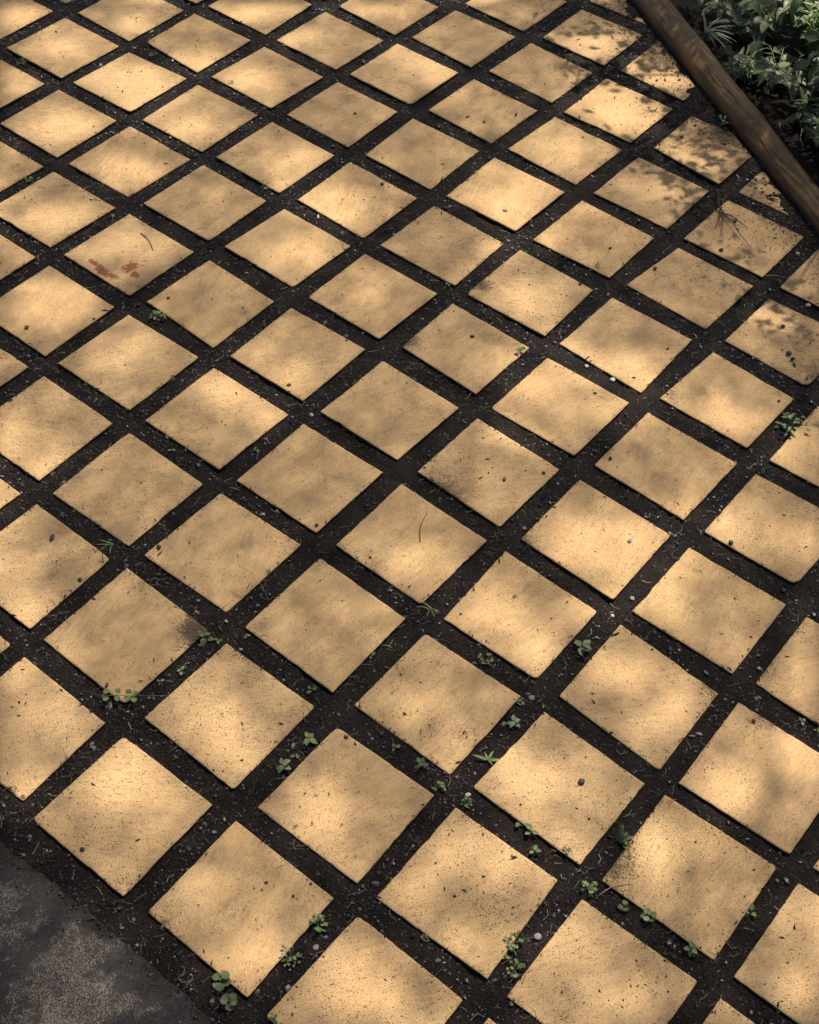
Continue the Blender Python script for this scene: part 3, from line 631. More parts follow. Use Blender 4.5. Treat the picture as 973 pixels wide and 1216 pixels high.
class NT:
    def __init__(s, nt): s.nt = nt
    def n(s, typ, **kw):
        nd = s.nt.nodes.new(typ)
        for k, v in kw.items():
            if k.startswith('_'): setattr(nd, k[1:], v)
        return nd
    def l(s, a, b): s.nt.links.new(a, b)
    def val(s, x, sock):
        if isinstance(x, (int, float)): sock.default_value = x
        elif isinstance(x, tuple): sock.default_value = x if len(x) == 4 or sock.type == 'VECTOR' else (*x, 1)
        else: s.l(x, sock)
    def math(s, op, a, b=0.0, c=0.0, clamp=False):
        nd = s.nt.nodes.new('ShaderNodeMath'); nd.operation = op; nd.use_clamp = clamp
        s.val(a, nd.inputs[0]); s.val(b, nd.inputs[1]); s.val(c, nd.inputs[2])
        return nd.outputs[0]
    def noise(s, vec, scale, detail=3, rough=0.55, dist=0.0):
        nd = s.nt.nodes.new('ShaderNodeTexNoise')
        if vec is not None: s.l(vec, nd.inputs['Vector'])
        nd.inputs['Scale'].default_value = scale; nd.inputs['Detail'].default_value = detail
        nd.inputs['Roughness'].default_value = rough; nd.inputs['Distortion'].default_value = dist
        return nd.outputs['Fac']
    def ramp(s, fac, lo, hi, a=0.0, b=1.0):
        nd = s.nt.nodes.new('ShaderNodeMapRange'); nd.interpolation_type = 'SMOOTHSTEP'
        s.val(fac, nd.inputs['Value']); nd.inputs['From Min'].default_value = lo; nd.inputs['From Max'].default_value = hi
        nd.inputs['To Min'].default_value = a; nd.inputs['To Max'].default_value = b
        return nd.outputs['Result']
    def mix(s, fac, a, b, blend='MIX'):
        nd = s.nt.nodes.new('ShaderNodeMix'); nd.data_type = 'RGBA'; nd.blend_type = blend
        s.val(fac, nd.inputs[0]); s.val(a, nd.inputs[6]); s.val(b, nd.inputs[7])
        return nd.outputs[2]
    def bump(s, h, strength, dist, prev=None):
        nd = s.nt.nodes.new('ShaderNodeBump'); s.l(h, nd.inputs['Height'])
        nd.inputs['Strength'].default_value = strength; nd.inputs['Distance'].default_value = dist
        if prev: s.l(prev, nd.inputs['Normal'])
        return nd.outputs['Normal']
    def attr(s, name):
        nd = s.nt.nodes.new('ShaderNodeAttribute'); nd.attribute_name = name
        return nd.outputs['Fac']

def paver_material(stained=False):
    mt, nt, bsdf = new_mat('sandstone_concrete' + ('_stained' if stained else '')); N = NT(nt)
    tc = N.n('ShaderNodeTexCoord'); oi = N.n('ShaderNodeObjectInfo')
    vm = N.n('ShaderNodeVectorMath', _operation='MULTIPLY'); vm.inputs[1].default_value = (37.0, 51.0, 23.0)
    N.l(oi.outputs['Random'], vm.inputs[0])
    va = N.n('ShaderNodeVectorMath', _operation='ADD'); N.l(tc.outputs['Object'], va.inputs[0]); N.l(vm.outputs[0], va.inputs[1])
    P = va.outputs[0]
    vr = N.n('ShaderNodeVectorRotate', _rotation_type='Z_AXIS'); N.l(P, vr.inputs['Vector'])
    N.l(N.math('MULTIPLY_ADD', oi.outputs['Random'], 1.6, -0.5), vr.inputs['Angle'])
    ms = N.n('ShaderNodeVectorMath', _operation='MULTIPLY'); ms.inputs[1].default_value = (1.0, 0.16, 1.0); N.l(vr.outputs[0], ms.inputs[0])
    S = ms.outputs[0]
    big = N.noise(P, 9.0, 3); mid = N.noise(P, 60.0, 4, 0.6); fine = N.noise(P, 520.0, 3, 0.7)
    streak = N.noise(S, 160.0, 3, 0.6); pass
    # hue of each slab differs a little
    c = N.mix(N.ramp(big, 0.35, 0.68), (0.485, 0.312, 0.142), (0.580, 0.382, 0.180))
    c = N.mix(N.math('MULTIPLY', N.ramp(oi.outputs['Random'], 0.0, 1.0), 0.35), c, (0.45, 0.305, 0.155))
    c = N.mix(N.ramp(mid, 0.50, 0.70, 0.0, 0.32), c, (0.37, 0.25, 0.13))
    c = N.mix(N.ramp(N.noise(P, 22.0, 4, 0.65, 1.0), 0.55, 0.70, 0.0, 0.30), c, (0.34, 0.245, 0.15))
    c = N.mix(N.ramp(streak, 0.52, 0.66, 0.0, 0.36), c, (0.33, 0.22, 0.115))
    c = N.mix(N.ramp(streak, 0.30, 0.45, 0.22, 0.0), c, (0.70, 0.50, 0.27))
    c = N.mix(N.ramp(fine, 0.34, 0.56, 0.50, 0.0), c, (0.20, 0.125, 0.062))
    c = N.mix(N.ramp(fine, 0.58, 0.75, 0.0, 0.30), c, (0.78, 0.58, 0.33))
    dirt = N.attr('dirt')
    # pits and specks: dark grains, denser where the slab is dirty
    s2 = N.n('ShaderNodeVectorMath', _operation='MULTIPLY'); s2.inputs[1].default_value = (1.0, 0.32, 1.0); N.l(vr.outputs[0], s2.inputs[0])
    den = N.math('ADD', N.math('MULTIPLY_ADD', N.noise(P, 15.0, 3), 0.5, -0.25), N.math('MULTIPLY_ADD', N.math('MINIMUM', dirt, 1.3), 0.22, N.math('MULTIPLY_ADD', oi.outputs['Random'], 0.12, -0.06)))
    def dots(vec, scale, rad_, pres):
        vo = N.n('ShaderNodeTexVoronoi'); vo.inputs['Scale'].default_value = scale; N.l(vec, vo.inputs['Vector'])
        sc = N.n('ShaderNodeSeparateColor'); N.l(vo.outputs['Color'], sc.inputs[0])
        on = N.ramp(N.math('ADD', sc.outputs[0], den), 1 - pres, 1 - pres + .02)
        d = N.math('SUBTRACT', vo.outputs['Distance'], N.math('MULTIPLY', sc.outputs[1], rad_ * .8))
        return N.math('MULTIPLY', on, N.ramp(d, rad_ * .3, rad_ * .75, 1.0, 0.0))
    sp = N.math('MAXIMUM', dots(P, 560.0, 0.40, .09), N.math('MAXIMUM', dots(s2.outputs[0], 330.0, 0.22, .040), dots(P, 190.0, 0.15, .015)))
    c = N.mix(N.math('MULTIPLY', sp, 0.78), c, (0.045, 0.028, 0.018))
    # soil rubbed into edges and corners
    ed = N.math('ADD', dirt, N.math('ADD', N.math('MULTIPLY_ADD', N.noise(P, 75.0, 4, 0.65), 1.0, -0.5), N.math('MULTIPLY_ADD', N.noise(P, 450.0, 3, 0.7), 2.6, -1.3)))
    c = N.mix(N.ramp(ed, 0.50, 1.0, 0.0, 0.88), c, (0.050, 0.033, 0.024))
    c = N.mix(N.ramp(dirt, 1.6, 2.4), c, (0.022, 0.015, 0.012))
    if stained:
        def blotch(x, y, rx, ry, col, am, seed, c):
            sv = N.n('ShaderNodeVectorMath', _operation='SUBTRACT'); N.l(tc.outputs['Object'], sv.inputs[0]); sv.inputs[1].default_value = (x, y, 0)
            sc = N.n('ShaderNodeVectorMath', _operation='MULTIPLY'); N.l(sv.outputs[0], sc.inputs[0]); sc.inputs[1].default_value = (1 / rx, 1 / ry, 0)
            ln = N.n('ShaderNodeVectorMath', _operation='LENGTH'); N.l(sc.outputs[0], ln.inputs[0])
            q = N.math('ADD', ln.outputs['Value'], N.math('MULTIPLY_ADD', N.noise(P, 110.0 + seed, 5, 0.7), 2.8, -1.4))
            return N.mix(N.math('MULTIPLY', N.ramp(q, 0.55, 1.05, 1.0, 0.0), N.math('MULTIPLY_ADD', mid, 0.8, am - 0.2)), c, col)
        for (x, y, rx, ry, col, am, sd) in STAINS: c = blotch(x, y, rx, ry, col, am, sd, c)
    N.l(c, bsdf.inputs['Base Color'])
    bsdf.inputs['Roughness'].default_value = 0.82
    bsdf.inputs['Specular IOR Level'].default_value = 0.3
    h = N.math('SUBTRACT', N.math('ADD', N.math('MULTIPLY', fine, 0.5), N.math('MULTIPLY', streak, 0.5)), N.math('MULTIPLY', sp, 0.7))
    b1 = N.bump(h, 0.8, 0.0016)
    b2 = N.bump(mid, 0.25, 0.004, b1)
    N.l(b2, bsdf.inputs['Normal'])
    return mt

def soil_material(name='soil', bed=False):
    mt, nt, bsdf = new_mat(name); N = NT(nt)
    tc = N.n('ShaderNodeTexCoord'); P = tc.outputs['Object']
    a = N.noise(P, 12.0, 4); f = N.noise(P, 420.0, 4, 0.7)
    k = 0.6 if bed else 1.0
    c = N.mix(N.ramp(a, 0.35, 0.7), (0.005 * k, 0.0036 * k, 0.003 * k), (0.014 * k, 0.0095 * k, 0.0075 * k))
    c = N.mix(N.ramp(f, 0.45, 0.72, 0.0, 0.75), c, (0.030 * k, 0.022 * k, 0.020 * k))
    N.l(c, bsdf.inputs['Base Color'])
    bsdf.inputs['Roughness'].default_value = 0.60; bsdf.inputs['Specular IOR Level'].default_value = 0.09
    v = N.n('ShaderNodeTexVoronoi'); v.inputs['Scale'].default_value = 230.0; N.l(P, v.inputs['Vector'])
    b = N.bump(v.outputs['Distance'], 0.6, 0.003); b = N.bump(f, 0.7, 0.002, b)
    N.l(b, bsdf.inputs['Normal'])
    return mt

def island_material(name, cols, rough=0.6, spec=0.5, bump=300.0, transl=0.0):
    """colour picked per separate piece of the mesh"""
    mt, nt, bsdf = new_mat(name); N = NT(nt)
    g = N.n('ShaderNodeNewGeometry'); cr = N.n('ShaderNodeValToRGB')
    N.l(g.outputs['Random Per Island'], cr.inputs[0])
    els = cr.color_ramp.elements
    while len(els) < len(cols): els.new(0.5)
    for e, (p, c) in zip(els, cols): e.position = p; e.color = (*c, 1)
    tc = N.n('ShaderNodeTexCoord'); f = N.noise(tc.outputs['Object'], bump, 3, 0.6)
    c = N.mix(0.35, cr.outputs[0], N.mix(f, (0.2, 0.2, 0.2), (1.6, 1.6, 1.6)), 'MULTIPLY')
    N.l(c, bsdf.inputs['Base Color'])
    bsdf.inputs['Roughness'].default_value = rough; bsdf.inputs['Specular IOR Level'].default_value = spec
    N.l(N.bump(f, 0.5, 0.0012), bsdf.inputs['Normal'])
    return mt

def leaf_material(name, c1, c2, vein=(0.2, 0.28, 0.12), rough=0.5, transl=0.25, stripe=False, island=False):
    mt, nt, bsdf = new_mat(name); N = NT(nt)
    tc = N.n('ShaderNodeTexCoord'); oi = N.n('ShaderNodeObjectInfo')
    r = oi.outputs['Random']
    if island:
        g = N.n('ShaderNodeNewGeometry'); r = g.outputs['Random Per Island']
    f = N.noise(tc.outputs['Object'], 3.0, 3)
    c = N.mix(r, c1, c2)
    c = N.mix(N.ramp(f, 0.4, 0.7, 0.0, 0.4), c, tuple(x * 0.55 for x in c1))
    uv = N.n('ShaderNodeUVMap'); sx = N.n('ShaderNodeSeparateXYZ'); N.l(uv.outputs[0], sx.inputs[0])
    ac = N.math('ABSOLUTE', N.math('SUBTRACT', sx.outputs['X'], 0.5))
    if stripe: c = N.mix(N.ramp(ac, 0.20, 0.30), c, (0.55, 0.58, 0.42))
    else:
        c = N.mix(N.ramp(ac, 0.02, 0.06, 0.6, 0.0), c, vein)
        w = N.math('SINE', N.math('MULTIPLY', N.math('SUBTRACT', sx.outputs['Y'], N.math('MULTIPLY', ac, 0.5)), 42.0))
        c = N.mix(N.ramp(w, 0.82, 1.0, 0.0, 0.3), c, vein)
    N.l(c, bsdf.inputs['Base Color']); bsdf.inputs['Roughness'].default_value = rough
    bsdf.inputs['Specular IOR Level'].default_value = 0.4
    tr = N.n('ShaderNodeBsdfTranslucent'); N.l(c, tr.inputs['Color'])
    mx = N.n('ShaderNodeMixShader'); mx.inputs[0].default_value = transl
    N.l(bsdf.outputs[0], mx.inputs[1]); N.l(tr.outputs[0], mx.inputs[2])
    N.l(mx.outputs[0], nt.nodes['Material Output'].inputs['Surface'])
    return mt

def slab_material():
    mt, nt, bsdf = new_mat('weathered_concrete'); N = NT(nt)
    tc = N.n('ShaderNodeTexCoord'); P = tc.outputs['Object']
    big = N.noise(P, 7.0, 4, 0.6, 0.4); med = N.noise(P, 38.0, 4, 0.65); grain = N.noise(P, 520.0, 3, 0.8); g2 = N.noise(P, 330.0, 3, 0.75)
    c = N.mix(N.ramp(big, 0.35, 0.65), (0.040, 0.038, 0.038), (0.080, 0.075, 0.070))
    c = N.mix(N.ramp(grain, 0.38, 0.58, 0.6, 0.0), c, (0.010, 0.009, 0.009))
    c = N.mix(N.ramp(N.noise(P, 160.0, 3, 0.7), 0.60, 0.68, 0.0, 0.9), c, (0.006, 0.005, 0.005))
    c = N.mix(N.ramp(N.attr('dirt'), 0.1, 0.9), c, (0.024, 0.017, 0.014))
    m_ = N.math('ADD', N.math('MULTIPLY', big, 0.6), N.math('MULTIPLY', med, 0.55))
    m_ = N.math('SUBTRACT', m_, N.math('MULTIPLY', N.attr('dirt'), 0.35))
    mask = N.math('MULTIPLY', N.ramp(m_, 0.50, 0.60), N.ramp(N.math('MAXIMUM', grain, g2), 0.53, 0.62))
    c = N.mix(N.math('MULTIPLY', mask, 0.85), c, (0.42, 0.34, 0.26))
    c = N.mix(N.math('MULTIPLY', N.ramp(g2, 0.56, 0.64), 0.6), c, (0.13, 0.11, 0.095))
    N.l(c, bsdf.inputs['Base Color']); bsdf.inputs['Roughness'].default_value = 0.8; bsdf.inputs['Specular IOR Level'].default_value = 0.25
    b = N.bump(grain, 0.9, 0.003); b = N.bump(med, 0.4, 0.004, b)
    N.l(b, bsdf.inputs['Normal'])
    return mt

def timber_material():
    mt, nt, bsdf = new_mat('weathered_timber'); N = NT(nt)
    tc = N.n('ShaderNodeTexCoord')
    ms = N.n('ShaderNodeVectorMath', _operation='MULTIPLY'); ms.inputs[1].default_value = (0.07, 1.0, 1.0); N.l(tc.outputs['Object'], ms.inputs[0])
    S = ms.outputs[0]; P = tc.outputs['Object']
    g = N.noise(S, 130.0, 5, 0.65, 0.3); g2 = N.noise(S, 420.0, 3, 0.6); big = N.noise(P, 9.0, 4, 0.6)
    c = N.mix(N.ramp(big, 0.35, 0.68), (0.17, 0.088, 0.024), (0.310, 0.185, 0.058))
    c = N.mix(N.ramp(g, 0.35, 0.60, 0.75, 0.0), c, (0.035, 0.020, 0.012))
    c = N.mix(N.ramp(g2, 0.55, 0.75, 0.0, 0.35), c, (0.26, 0.18, 0.09))
    vk = N.n('ShaderNodeTexVoronoi'); vk.inputs['Scale'].default_value = 9.0; N.l(P, vk.inputs['Vector'])
    c = N.mix(N.ramp(vk.outputs['Distance'], 0.06, 0.16, 0.75, 0.0), c, (0.03, 0.017, 0.010))
    c = N.mix(N.ramp(N.noise(P, 55.0, 4, 0.7), 0.60, 0.72, 0.0, 0.6), c, (0.035, 0.026, 0.020))
    c = N.mix(N.attr('dirt'), c, (0.018, 0.012, 0.010))
    N.l(c, bsdf.inputs['Base Color']); bsdf.inputs['Roughness'].default_value = 0.6
    b = N.bump(g, 0.6, 0.003); N.l(b, bsdf.inputs['Normal'])
    return mt

def bark_material():
    mt, nt, bsdf = new_mat('bark'); N = NT(nt)
    tc = N.n('ShaderNodeTexCoord'); f = N.noise(tc.outputs['Object'], 14.0, 5, 0.7)
    N.l(N.mix(f, (0.05, 0.035, 0.025), (0.20, 0.15, 0.11)), bsdf.inputs['Base Color'])
    N.l(N.bump(f, 0.8, 0.02), bsdf.inputs['Normal']); bsdf.inputs['Roughness'].default_value = 0.85
    return mt

def plain(name, col, rough=0.7, var=0.4, scale=200.0):
    mt, nt, bsdf = new_mat(name); N = NT(nt)
    tc = N.n('ShaderNodeTexCoord'); f = N.noise(tc.outputs['Object'], scale, 3)
    N.l(N.mix(f, tuple(x * (1 - var) for x in col), tuple(min(1, x * (1 + var)) for x in col)), bsdf.inputs['Base Color'])
    bsdf.inputs['Roughness'].default_value = rough; N.l(N.bump(f, 0.4, 0.001), bsdf.inputs['Normal'])
    return mt

# ------------------------------------------------------------------ light map of the crown (where sun gets through)
def patches(x, y, P, k=1.0):
    t = np.zeros_like(x)
    for p in P:
        dx = x - p[0]; dy = y - p[1]
        q = p[2] * dx * dx + 2 * p[3] * dx * dy + p[4] * dy * dy
        T = p[5] if len(p) > 5 else 1.0
        t = np.maximum(t, T * np.exp(-0.5 * (q / k) ** 1.3))
    return t

TD = np.array((-0.8483, 0.5295)); TN = np.array((0.5295, 0.8483))     # along and across the timber
TL = [(-0.7393, 2.0646), (-0.4955, 1.9075), (-0.2756, 1.7640), (-0.0727, 1.6335), (0.1134, 1.5111)]
TR = [(-0.6157, 2.0572), (-0.4249, 1.9275), (-0.2502, 1.8080), (-0.0862, 1.6975), (0.0649, 1.5947)]
def perp_line(pts):
    a = np.array([np.dot(p, TD) for p in pts]); b = np.array([np.dot(p, TN) for p in pts])
    o = np.argsort(a); return a[o], b[o]
LA, LB = perp_line(TL); RA, RB = perp_line(TR)
def foot(a): return np.interp(a, LA, LB)
def crest(a): return np.maximum(np.interp(a, RA, RB), foot(a) + 0.034)
def behind(x, y):
    """distance across the timber, positive on the bed side of its foot"""
    a = x * TD[0] + y * TD[1]; b = x * TN[0] + y * TN[1]
    return b - foot(a)

def in_quads(x, y, grow=0.0):
    """index of the paver a point lies on, or -1"""
    out = np.full(x.shape, -1, int)
    for k, r in enumerate(PAVERS):
        q = np.array(r[2:10]).reshape(4, 2); c = q.mean(0); q = c + (q - c) * (1 + grow / 0.1)
        sel = np.where((np.abs(x - c[0]) < 0.14) & (np.abs(y - c[1]) < 0.14))[0]
        if not len(sel): continue
        px, py = x[sel], y[sel]; ok = np.ones(len(sel), bool)
        for a in range(4):
            p, n = q[a], q[(a + 1) % 4]
            ok &= ((n[0] - p[0]) * (py - p[1]) - (n[1] - p[1]) * (px - p[0])) < 0
        out[sel[ok]] = k
    return out

SLAB_Y = -0.607
def slab_edge(x): return SLAB_Y + 0.0015 * np.sin(x * 9.0) + 0.001 * np.sin(x * 31.0)

def soil_z(x, y):
    z = -0.0056 + 0.0022 * fbm(x, y, 3, 14, 3) + 0.0017 * fbm(x, y, 9, 62, 3)
    bd = behind(x, y)
    z = z + np.clip(bd / 0.05, 0, 1) * (0.016 + 0.006 * fbm(x, y, 15, 9, 3))
    z = z + np.clip((bd + 0.07) / 0.07, 0, 1) * 0.006 * (bd < 0.05)
    s = slab_edge(x)
    z = z + np.clip(1 - np.abs(y - s) / 0.03, 0, 1) * (0.0006 + 0.0005 * fbm(x, y, 21, 22, 2))
    z = np.where(y < s - 0.045, -0.03, z)
    return z

# ------------------------------------------------------------------ ground
M_SOIL = soil_material()
ground = link(bpy.data.objects.new('ground', np_mesh('ground', [(-80, -80, -.045), (80, -80, -.045), (80, 80, -.045), (-80, 80, -.045)], [(0, 1, 2, 3)], soil_material('garden_soil', True))))
tag(ground, 'bare dark garden soil around the paved area', kind='structure')

gx = np.arange(-2.45, 1.45, 0.008); gy = np.arange(-0.72, 2.85, 0.008)
X, Y = np.meshgrid(gx, gy, indexing='ij'); nx, ny = X.shape
Z = soil_z(X.ravel(), Y.ravel())
idx = np.arange(nx * ny).reshape(nx, ny)
F = np.stack([idx[:-1, :-1], idx[1:, :-1], idx[1:, 1:], idx[:-1, 1:]], -1).reshape(-1, 4)
soil = link(bpy.data.objects.new('soil_bed', np_mesh('soil_bed', np.c_[X.ravel(), Y.ravel(), Z], F, M_SOIL, True)))
tag(soil, 'damp dark soil showing in the joints between the pavers', kind='structure')

# dark weathered slab in the corner
sx_ = np.linspace(-1.5, 2.2, 370); sv = np.concatenate([[0, .004, .01], np.linspace(.02, 0.9, 88)])
SX, SV = np.meshgrid(sx_, sv, indexing='ij')
jag = 0.0012 * fbm(SX[:, :1], SX[:, :1] * 0 + 3, 41, 60, 3)
SY = slab_edge(SX) + jag * np.exp(-SV * 30) - SV
SZ = -0.0025 + 0.0012 * fbm(SX, SY, 44, 20, 3) * np.clip(SV / .08, 0, 1) + 0.0006 * fbm(SX, SY, 47, 120, 2) - 0.008 * np.exp(-SV / 0.006) + 0.002 * np.clip(SV / .1, 0, 1)
dirt = np.clip(np.exp(-SV / 0.022) * (1.1 + fbm(SX, SY, 51, 25, 3)) + np.clip(1.3 - (SX + 0.16) * 8 - SV * 6, 0, 1) * 0.9, 0, 1)
idx = np.arange(SX.size).reshape(SX.shape)
F = np.stack([idx[:-1, 1:], idx[1:, 1:], idx[1:, :-1], idx[:-1, :-1]], -1).reshape(-1, 4)
slab = link(bpy.data.objects.new('concrete_slab', np_mesh('concrete_slab', np.c_[SX.ravel(), SY.ravel(), SZ.ravel()], F, slab_material(), True, {'dirt': dirt})))
tag(slab, 'dark weathered concrete slab with pale speckled lichen along the edge of the paving', kind='structure')

# ------------------------------------------------------------------ pavers
STAINS = []
def stain_list(ctr):
    g = lambda x, y: (x - ctr[0], y - ctr[1])
    return []

# fixed traits by grid position: corner rounding (L,T,R,B) and smudged corners
ROUND = {(-6, 5): {'L': 0.28}, (-1, -1): {'B': 0.25}, (1, -1): {'T': 0.18}, (0, -2): {'T': 0.16}, (2, 3): {'B': 0.28, 'R': 0.15}, (-1, 7): {'R': 0.35}, (-1, 1): {'L': 0.05}, (1, 4): {'R': 0.1}, (1, 1): {'R': 0.08, 'B': 0.18}, (0, 1): {'B': 0.14}, (1, 0): {'T': 0.1}, (-1, 3): {'L': 0.15}, (-1, 4): {'L': 0.16}, (1, 6): {'T': 0.4, 'L': 0.1}, (1, 5): {'B': 0.25}, (2, 4): {'L': 0.05}, (-2, 6): {'R': 0.04}, (-3, 7): {'L': 0.06}, (-2, 10): {'T': 0.1}, (0, 3): {'L': 0.15}, (-4, 3): {'B': 0.12}}
SMUDGE = {(-1, -1): [(-0.1584, -0.1516, 0.022, 1.3)], (0, 2): [(-0.0512, 0.3757, 0.03, 0.55), (-0.0075, 0.3776, 0.03, 0.35)], (1, 0): [(0.3123, -0.0181, 0.012, 0.55)], (0, -1): [(-0.0694, -0.1372, 0.018, 0.6)], (1, 4): [(0.1531, 0.8601, 0.018, 0.7)], (0, 3): [(0.0904, 0.6106, 0.012, 0.4)], (3, 0): [(0.632, -0.057, 0.03, 0.6)], (2, 1): [(0.5744, 0.3137, 0.016, 0.8)], (3, 1): [(0.666, 0.312, 0.022, 0.7)], (-1, -2): [(-0.1602, -0.5631, 0.012, 1.2)], (2, -1): [(0.3786, -0.215, 0.03, 0.35), (0.523, -0.2273, 0.03, 0.45)], (3, 2): [(0.6256, 0.3967, 0.03, 0.5), (0.6217, 0.5189, 0.02, 0.5)], (1, -2): [(0.1744, -0.5443, 0.02, 0.5)], (0, -2): [(0.085, -0.5505, 0.015, 0.5)], (-1, 4): [(-0.3273, 0.878, 0.015, 0.8)], (-1, 3): [(-0.3339, 0.6466, 0.02, 0.7)], (2, 3): [(0.5266, 0.5702, 0.02, 0.5)], (0, 6): [(-0.1002, 1.4231, 0.03, 0.5), (0.052, 1.4769, 0.06, 0.3)], (1, 5): [(0.327, 1.1063, 0.05, 0.5)], (0, 7): [(-0.0449, 1.5338, 0.05, 0.5)], (-1, 7): [(-0.2156, 1.7106, 0.05, 0.5)], (-2, 8): [(-0.5354, 1.9173, 0.05, 0.6)], (-3, 9): [(-0.7372, 2.0091, 0.05, 0.6)], (-5, 3): [(-1.0998, 0.6006, 0.02, 0.5), (-1.2921, 0.6402, 0.01, 0.0)], (-5, 2): [(-1.2331, 0.5235, 0.03, 0.3)], (1, 2): [(0.1426, 0.3684, 0.02, 0.4)], (0, 5): [(-0.1182, 1.043, 0.015, 0.4)]}
STAIN_CELL = (-4, 2)
T_STN = [(0.0352, -0.0297, 0.016, 0.022, 1.1), (0.0597, -0.041, 0.012, 0.012, 0.9), (0.0017, -0.0773, 0.026, 0.012, 1.0), (-0.0317, -0.07, 0.02, 0.008, 0.8), (0.0308, -0.0736, 0.012, 0.008, 0.7)]

TV = np.array([-1, -.990, -.95, -.88, -.80, -.70, -.60, -.5, -.4, -.3, -.2, -.1, 0, .1, .2, .3, .4, .5, .6, .70, .80, .88, .95, .990, 1])
patio = empty('paved_patio', (0, 0, 0))
tag(patio, 'square tan concrete pavers laid in a diagonal grid with open soil joints', kind='structure')
M_PAV = paver_material()
STAINS[:] = [(x, y, rx, ry, (0.21, 0.080, 0.030), am, k * 7) for k, (x, y, rx, ry, am) in enumerate(T_STN)]
M_PAV_ST = paver_material(True)

